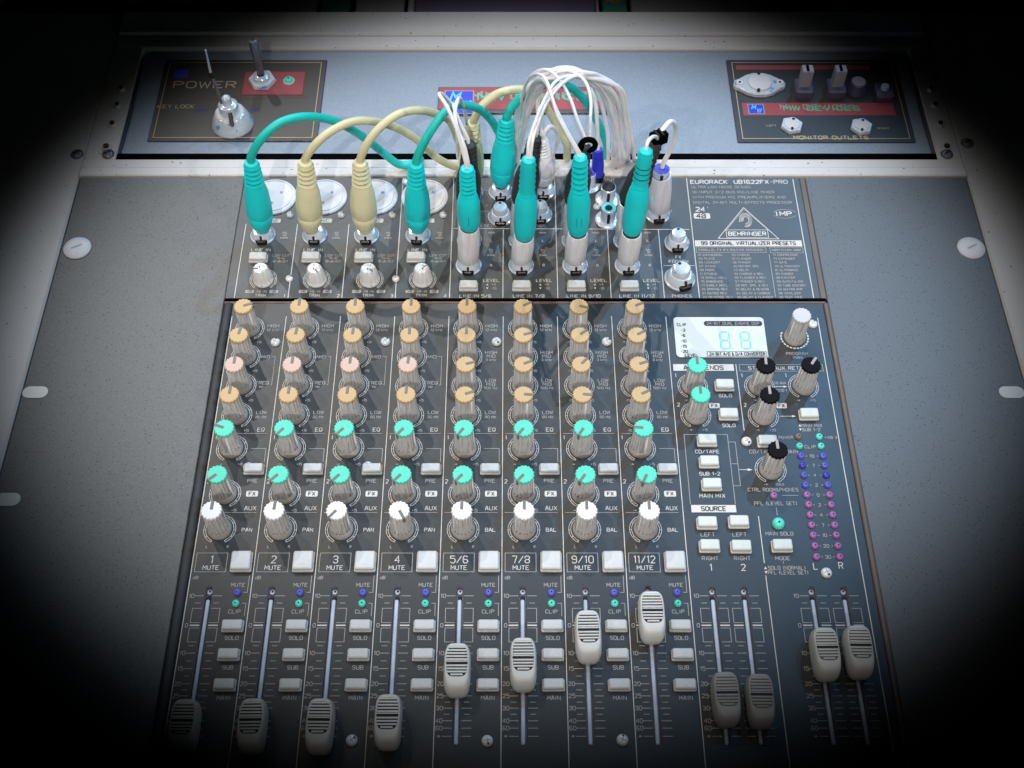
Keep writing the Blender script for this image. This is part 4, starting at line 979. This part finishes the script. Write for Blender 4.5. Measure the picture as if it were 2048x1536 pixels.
bl910 = [(3.5, 9.4, 6.2), (3.56, 9.4, 6.5), (3.43, 9.6, 6.95), (3.07, 10.0, 7.67), (2.76, 10.6, 8.29), (2.32, 11.2, 8.8), (1.82, 12.0, 8.76), (1.32, 12.6, 8.27), (.81, 13.2, 7.19), (.51, 13.6, 5.69), (.29, 14.0, 2.93), (.2, 14.4, .6)]
bl910b = [(3.6, 9.4, 6.2), (3.71, 9.5, 6.6), (3.7, 9.9, 7.66), (3.71, 10.6, 8.3), (3.44, 11.4, 8.7), (2.78, 12.0, 8.76), (2.07, 12.6, 8.32), (1.48, 13.0, 7.76), (1.29, 13.4, 5.88), (1.43, 13.8, 3.12), (1.8, 14.1, 1.32)]
t = cable_thing('charcoal plug with a round black ring at its top', (3.15, 8.96, 3.0), (3.45, 9.35, 6.6), 'dark', 'blackrub', 'whitecable', [tail(bl910), tail(bl910b)], .08)
b = MB()
ringp = [(.34 * math.cos(a), 0, .36 * math.sin(a)) for a in (k * math.pi / 8 for k in range(17))]
b.tube(ringp, .14, 'matteblack', 8, 3); b.build('cable_ring', t, (3.62 - 3.15, 9.15 - 8.96, 6.75 - 3.0))
bl1112 = [(6.95, 9.85, 6.3), (7.0, 10.0, 6.5), (7.25, 10.2, 6.75), (7.6, 10.6, 6.85), (7.95, 11.0, 6.3), (8.05, 11.2, 5.4), (7.9, 11.1, 4.4), (7.65, 10.9, 3.8), (7.55, 10.75, 3.3)]
cable_thing('charcoal plug leaning right, with a square clip on its looping white lead', (5.86, 8.96, 3.0), (6.95, 9.8, 6.3), 'dark', 'blackrub', 'whitecable', [bl1112], .12)
t = thing('cable_clip', 'small square black clip holding the looping white lead at the right', 'clip', (7.05, 9.95, 6.45))
b = MB(); b.rbox(-.42, .42, -.3, .3, -.25, .32, 'matteblack', .08, .08); b.build('clip_body', t, (0, 0, 0), .5)
for x in (-.18, .06): b = MB(); b.rbox(x, x + .09, -.26, .26, .30, .37, 'groove', .02, .02); b.build('clip_rib', t, (0, 0, 0), .5)
wsend = [(1.5, 12.58, 3.6), (1.48, 12.65, 4.1), (1.39, 12.9, 4.77), (1.3, 13.3, 5.45), (1.52, 13.6, 6.31), (2.13, 13.9, 6.86), (3.32, 14.2, 6.48), (4.34, 14.4, 5.27), (5.0, 14.5, 2.66), (5.2, 14.5, 1.0)]
wsend2 = [(1.56, 12.58, 3.6), (1.7, 12.65, 4.2), (1.95, 12.9, 4.3), (2.3, 13.3, 3.6), (2.4, 13.7, 2.4), (2.2, 14.2, 1.0)]
cable_thing('white plug in the back row beside the charcoal plugs', (1.67, 12.48, .6), (1.5, 12.6, 3.75), 'large', 'adapter', 'whitecable', [tail(wsend), tail(wsend2)], .11)
blue = [(4.5, 13.2, 2.2), (4.5, 13.2, 2.6), (4.41, 13.3, 3.61), (4.23, 13.5, 5.26), (3.9, 13.8, 6.2), (4.2, 14.2, 6.38), (4.73, 14.4, 5.37), (5.35, 14.5, 3.44), (5.7, 14.5, 1.52)]
cable_thing('blue plug with a white lead at the back edge of the mixer', (4.62, 13.15, .5), (4.5, 13.2, 2.4), 'small', 'bluerub', 'whitecable', [tail(blue)], .11)
adapter('tall white adapter topped by a metal collar with blue ring', (7.75, 10.75, .5), (7.55, 10.7, 3.15), 'bluering', .58)
b = MB(); b.lathe([(.44, 0), (.43, .34), (.40, .38)], 'nut', 24, capk='bluering'); o = b.build('phono_collar', bpy.data.objects['jack_adapter.008'], tuple(Vector((7.55, 10.7, 3.15)) - Vector((7.75, 10.75, .5))))
b = MB(); b.rbox(-.08, .08, -.47, -.36, -.1, .34, 'nutdark', .02, .03); b.build('collar_slot', o)
# loose bundle of thin white leads arching over the back
random.seed(11)
base_arc = [(.2, 14.3, .6), (.35, 13.6, 3.2), (.75, 13.0, 6.2), (1.35, 12.4, 8.0), (2.3, 12.0, 8.75), (3.3, 12.2, 8.45), (4.1, 12.7, 7.8), (4.95, 13.1, 6.6), (5.55, 13.6, 4.4), (5.95, 14.1, 1.8), (6.05, 14.4, .6)]
for k_, (dx, lab) in enumerate(((-.25, 'outermost white lead of the bundle arching over the sign, lowest at the left'), (.0, 'middle white lead of the bundle arching over the maker sign'), (.28, 'white lead of the bundle ending furthest right'), (.14, 'white lead in the bundle with the flattest arch'), (-.45, 'white lead of the bundle ending furthest left'), (.42, 'white lead crossing over the right flank of the bundle'))):
    P = [(x + dx * (.3 + .9 * i / 10) + random.uniform(-.14, .14), y + random.uniform(-.1, .1), max(.5, z + (random.uniform(-.3, .2) - k_ * .05) * (1 if 1 < i < 9 else 0))) for i, (x, y, z) in enumerate(base_arc)]
    p0 = (P[0][0], 14.93, -1.4); P = [(P[0][0], 14.95, -1.4), (P[0][0], 14.93, -.5)] + P
    t = thing('white_lead', lab, 'cable', (P[0][0], 14.9, -1.3), 'thin white leads in the bundle')
    b = MB(); b.tube([tuple(Vector(q) - Vector(t.location)) for q in tail(P)], .12, 'whitecable', 10, 6); b.build('cable', t)
# lettering on the teal cable and the teal plugs
b = MB()


def wrap_text(b, st, path, r, h, k, t0):
    """letters laid along a tube on the side that faces up-front"""
    P = [Vector(p) for p in path]
    d = (P[1] - P[0]); Lg = d.length; d.normalize()
    nrm = Vector((0, -.55, .83)); nrm = (nrm - d * nrm.dot(d)).normalized(); sd = nrm.cross(d)
    tmp = MB(); tmp.text(st, Lg / 2, 0, h, k, z=0, wf=1.2, bold=True)
    b.add([tuple(P[0] + d * x + sd * (r * math.sin(y / r)) + nrm * (r * math.cos(y / r) + .012 + z)) for x, y, z in tmp.v], [f for f in tmp.f], k)


wrap_text(b, 'NOIS', [Vector((-4.12, 9.72, 6.58)) - Vector((-4.89, 9.33, .5)), Vector((-3.38, 10.32, 7.40)) - Vector((-4.89, 9.33, .5))], .215, .2, 'inkdark', 0)
b.build('cable_lettering', c4)
def find(t0): return [o for o in col.objects if o.get('label', '').startswith(t0)][0]
for lab, f, rows in (('third slim teal', FR[2], (-.12, .12)), ('leftmost slim teal', FR[0], (0,))):
    t = find(lab); a0 = Vector(f[2]); d = (Vector(f[3]) - a0); b = MB()
    for r_ in rows:
        p0 = d * .14 + Vector((r_, -.03 * abs(r_) * 8, 0)); p1 = d * .36 + Vector((r_, 0, 0))
        wrap_text(b, '------', [p0, p1], .566, .14, 'inkdark', 0)
    b.build('printed_mark', t)
t = find('rightmost slim teal'); d = Vector(FR[3][3]) - Vector(FR[3][2]); b = MB()
for k_ in (.70, .76, .82): b.lathe([(.405, 0), (.405, .05)], 'inkdark', 20, axis_mx(d * k_, d * (k_ + .01)), cap1=False)
b.build('dark_band', t)

# ================================================================== centimetres to metres
done = set()
for o in col.objects:
    o.location = o.location * .01
    if o.type == 'MESH' and o.data.name not in done:
        done.add(o.data.name); o.data.transform(Matrix.Scale(.01, 4))
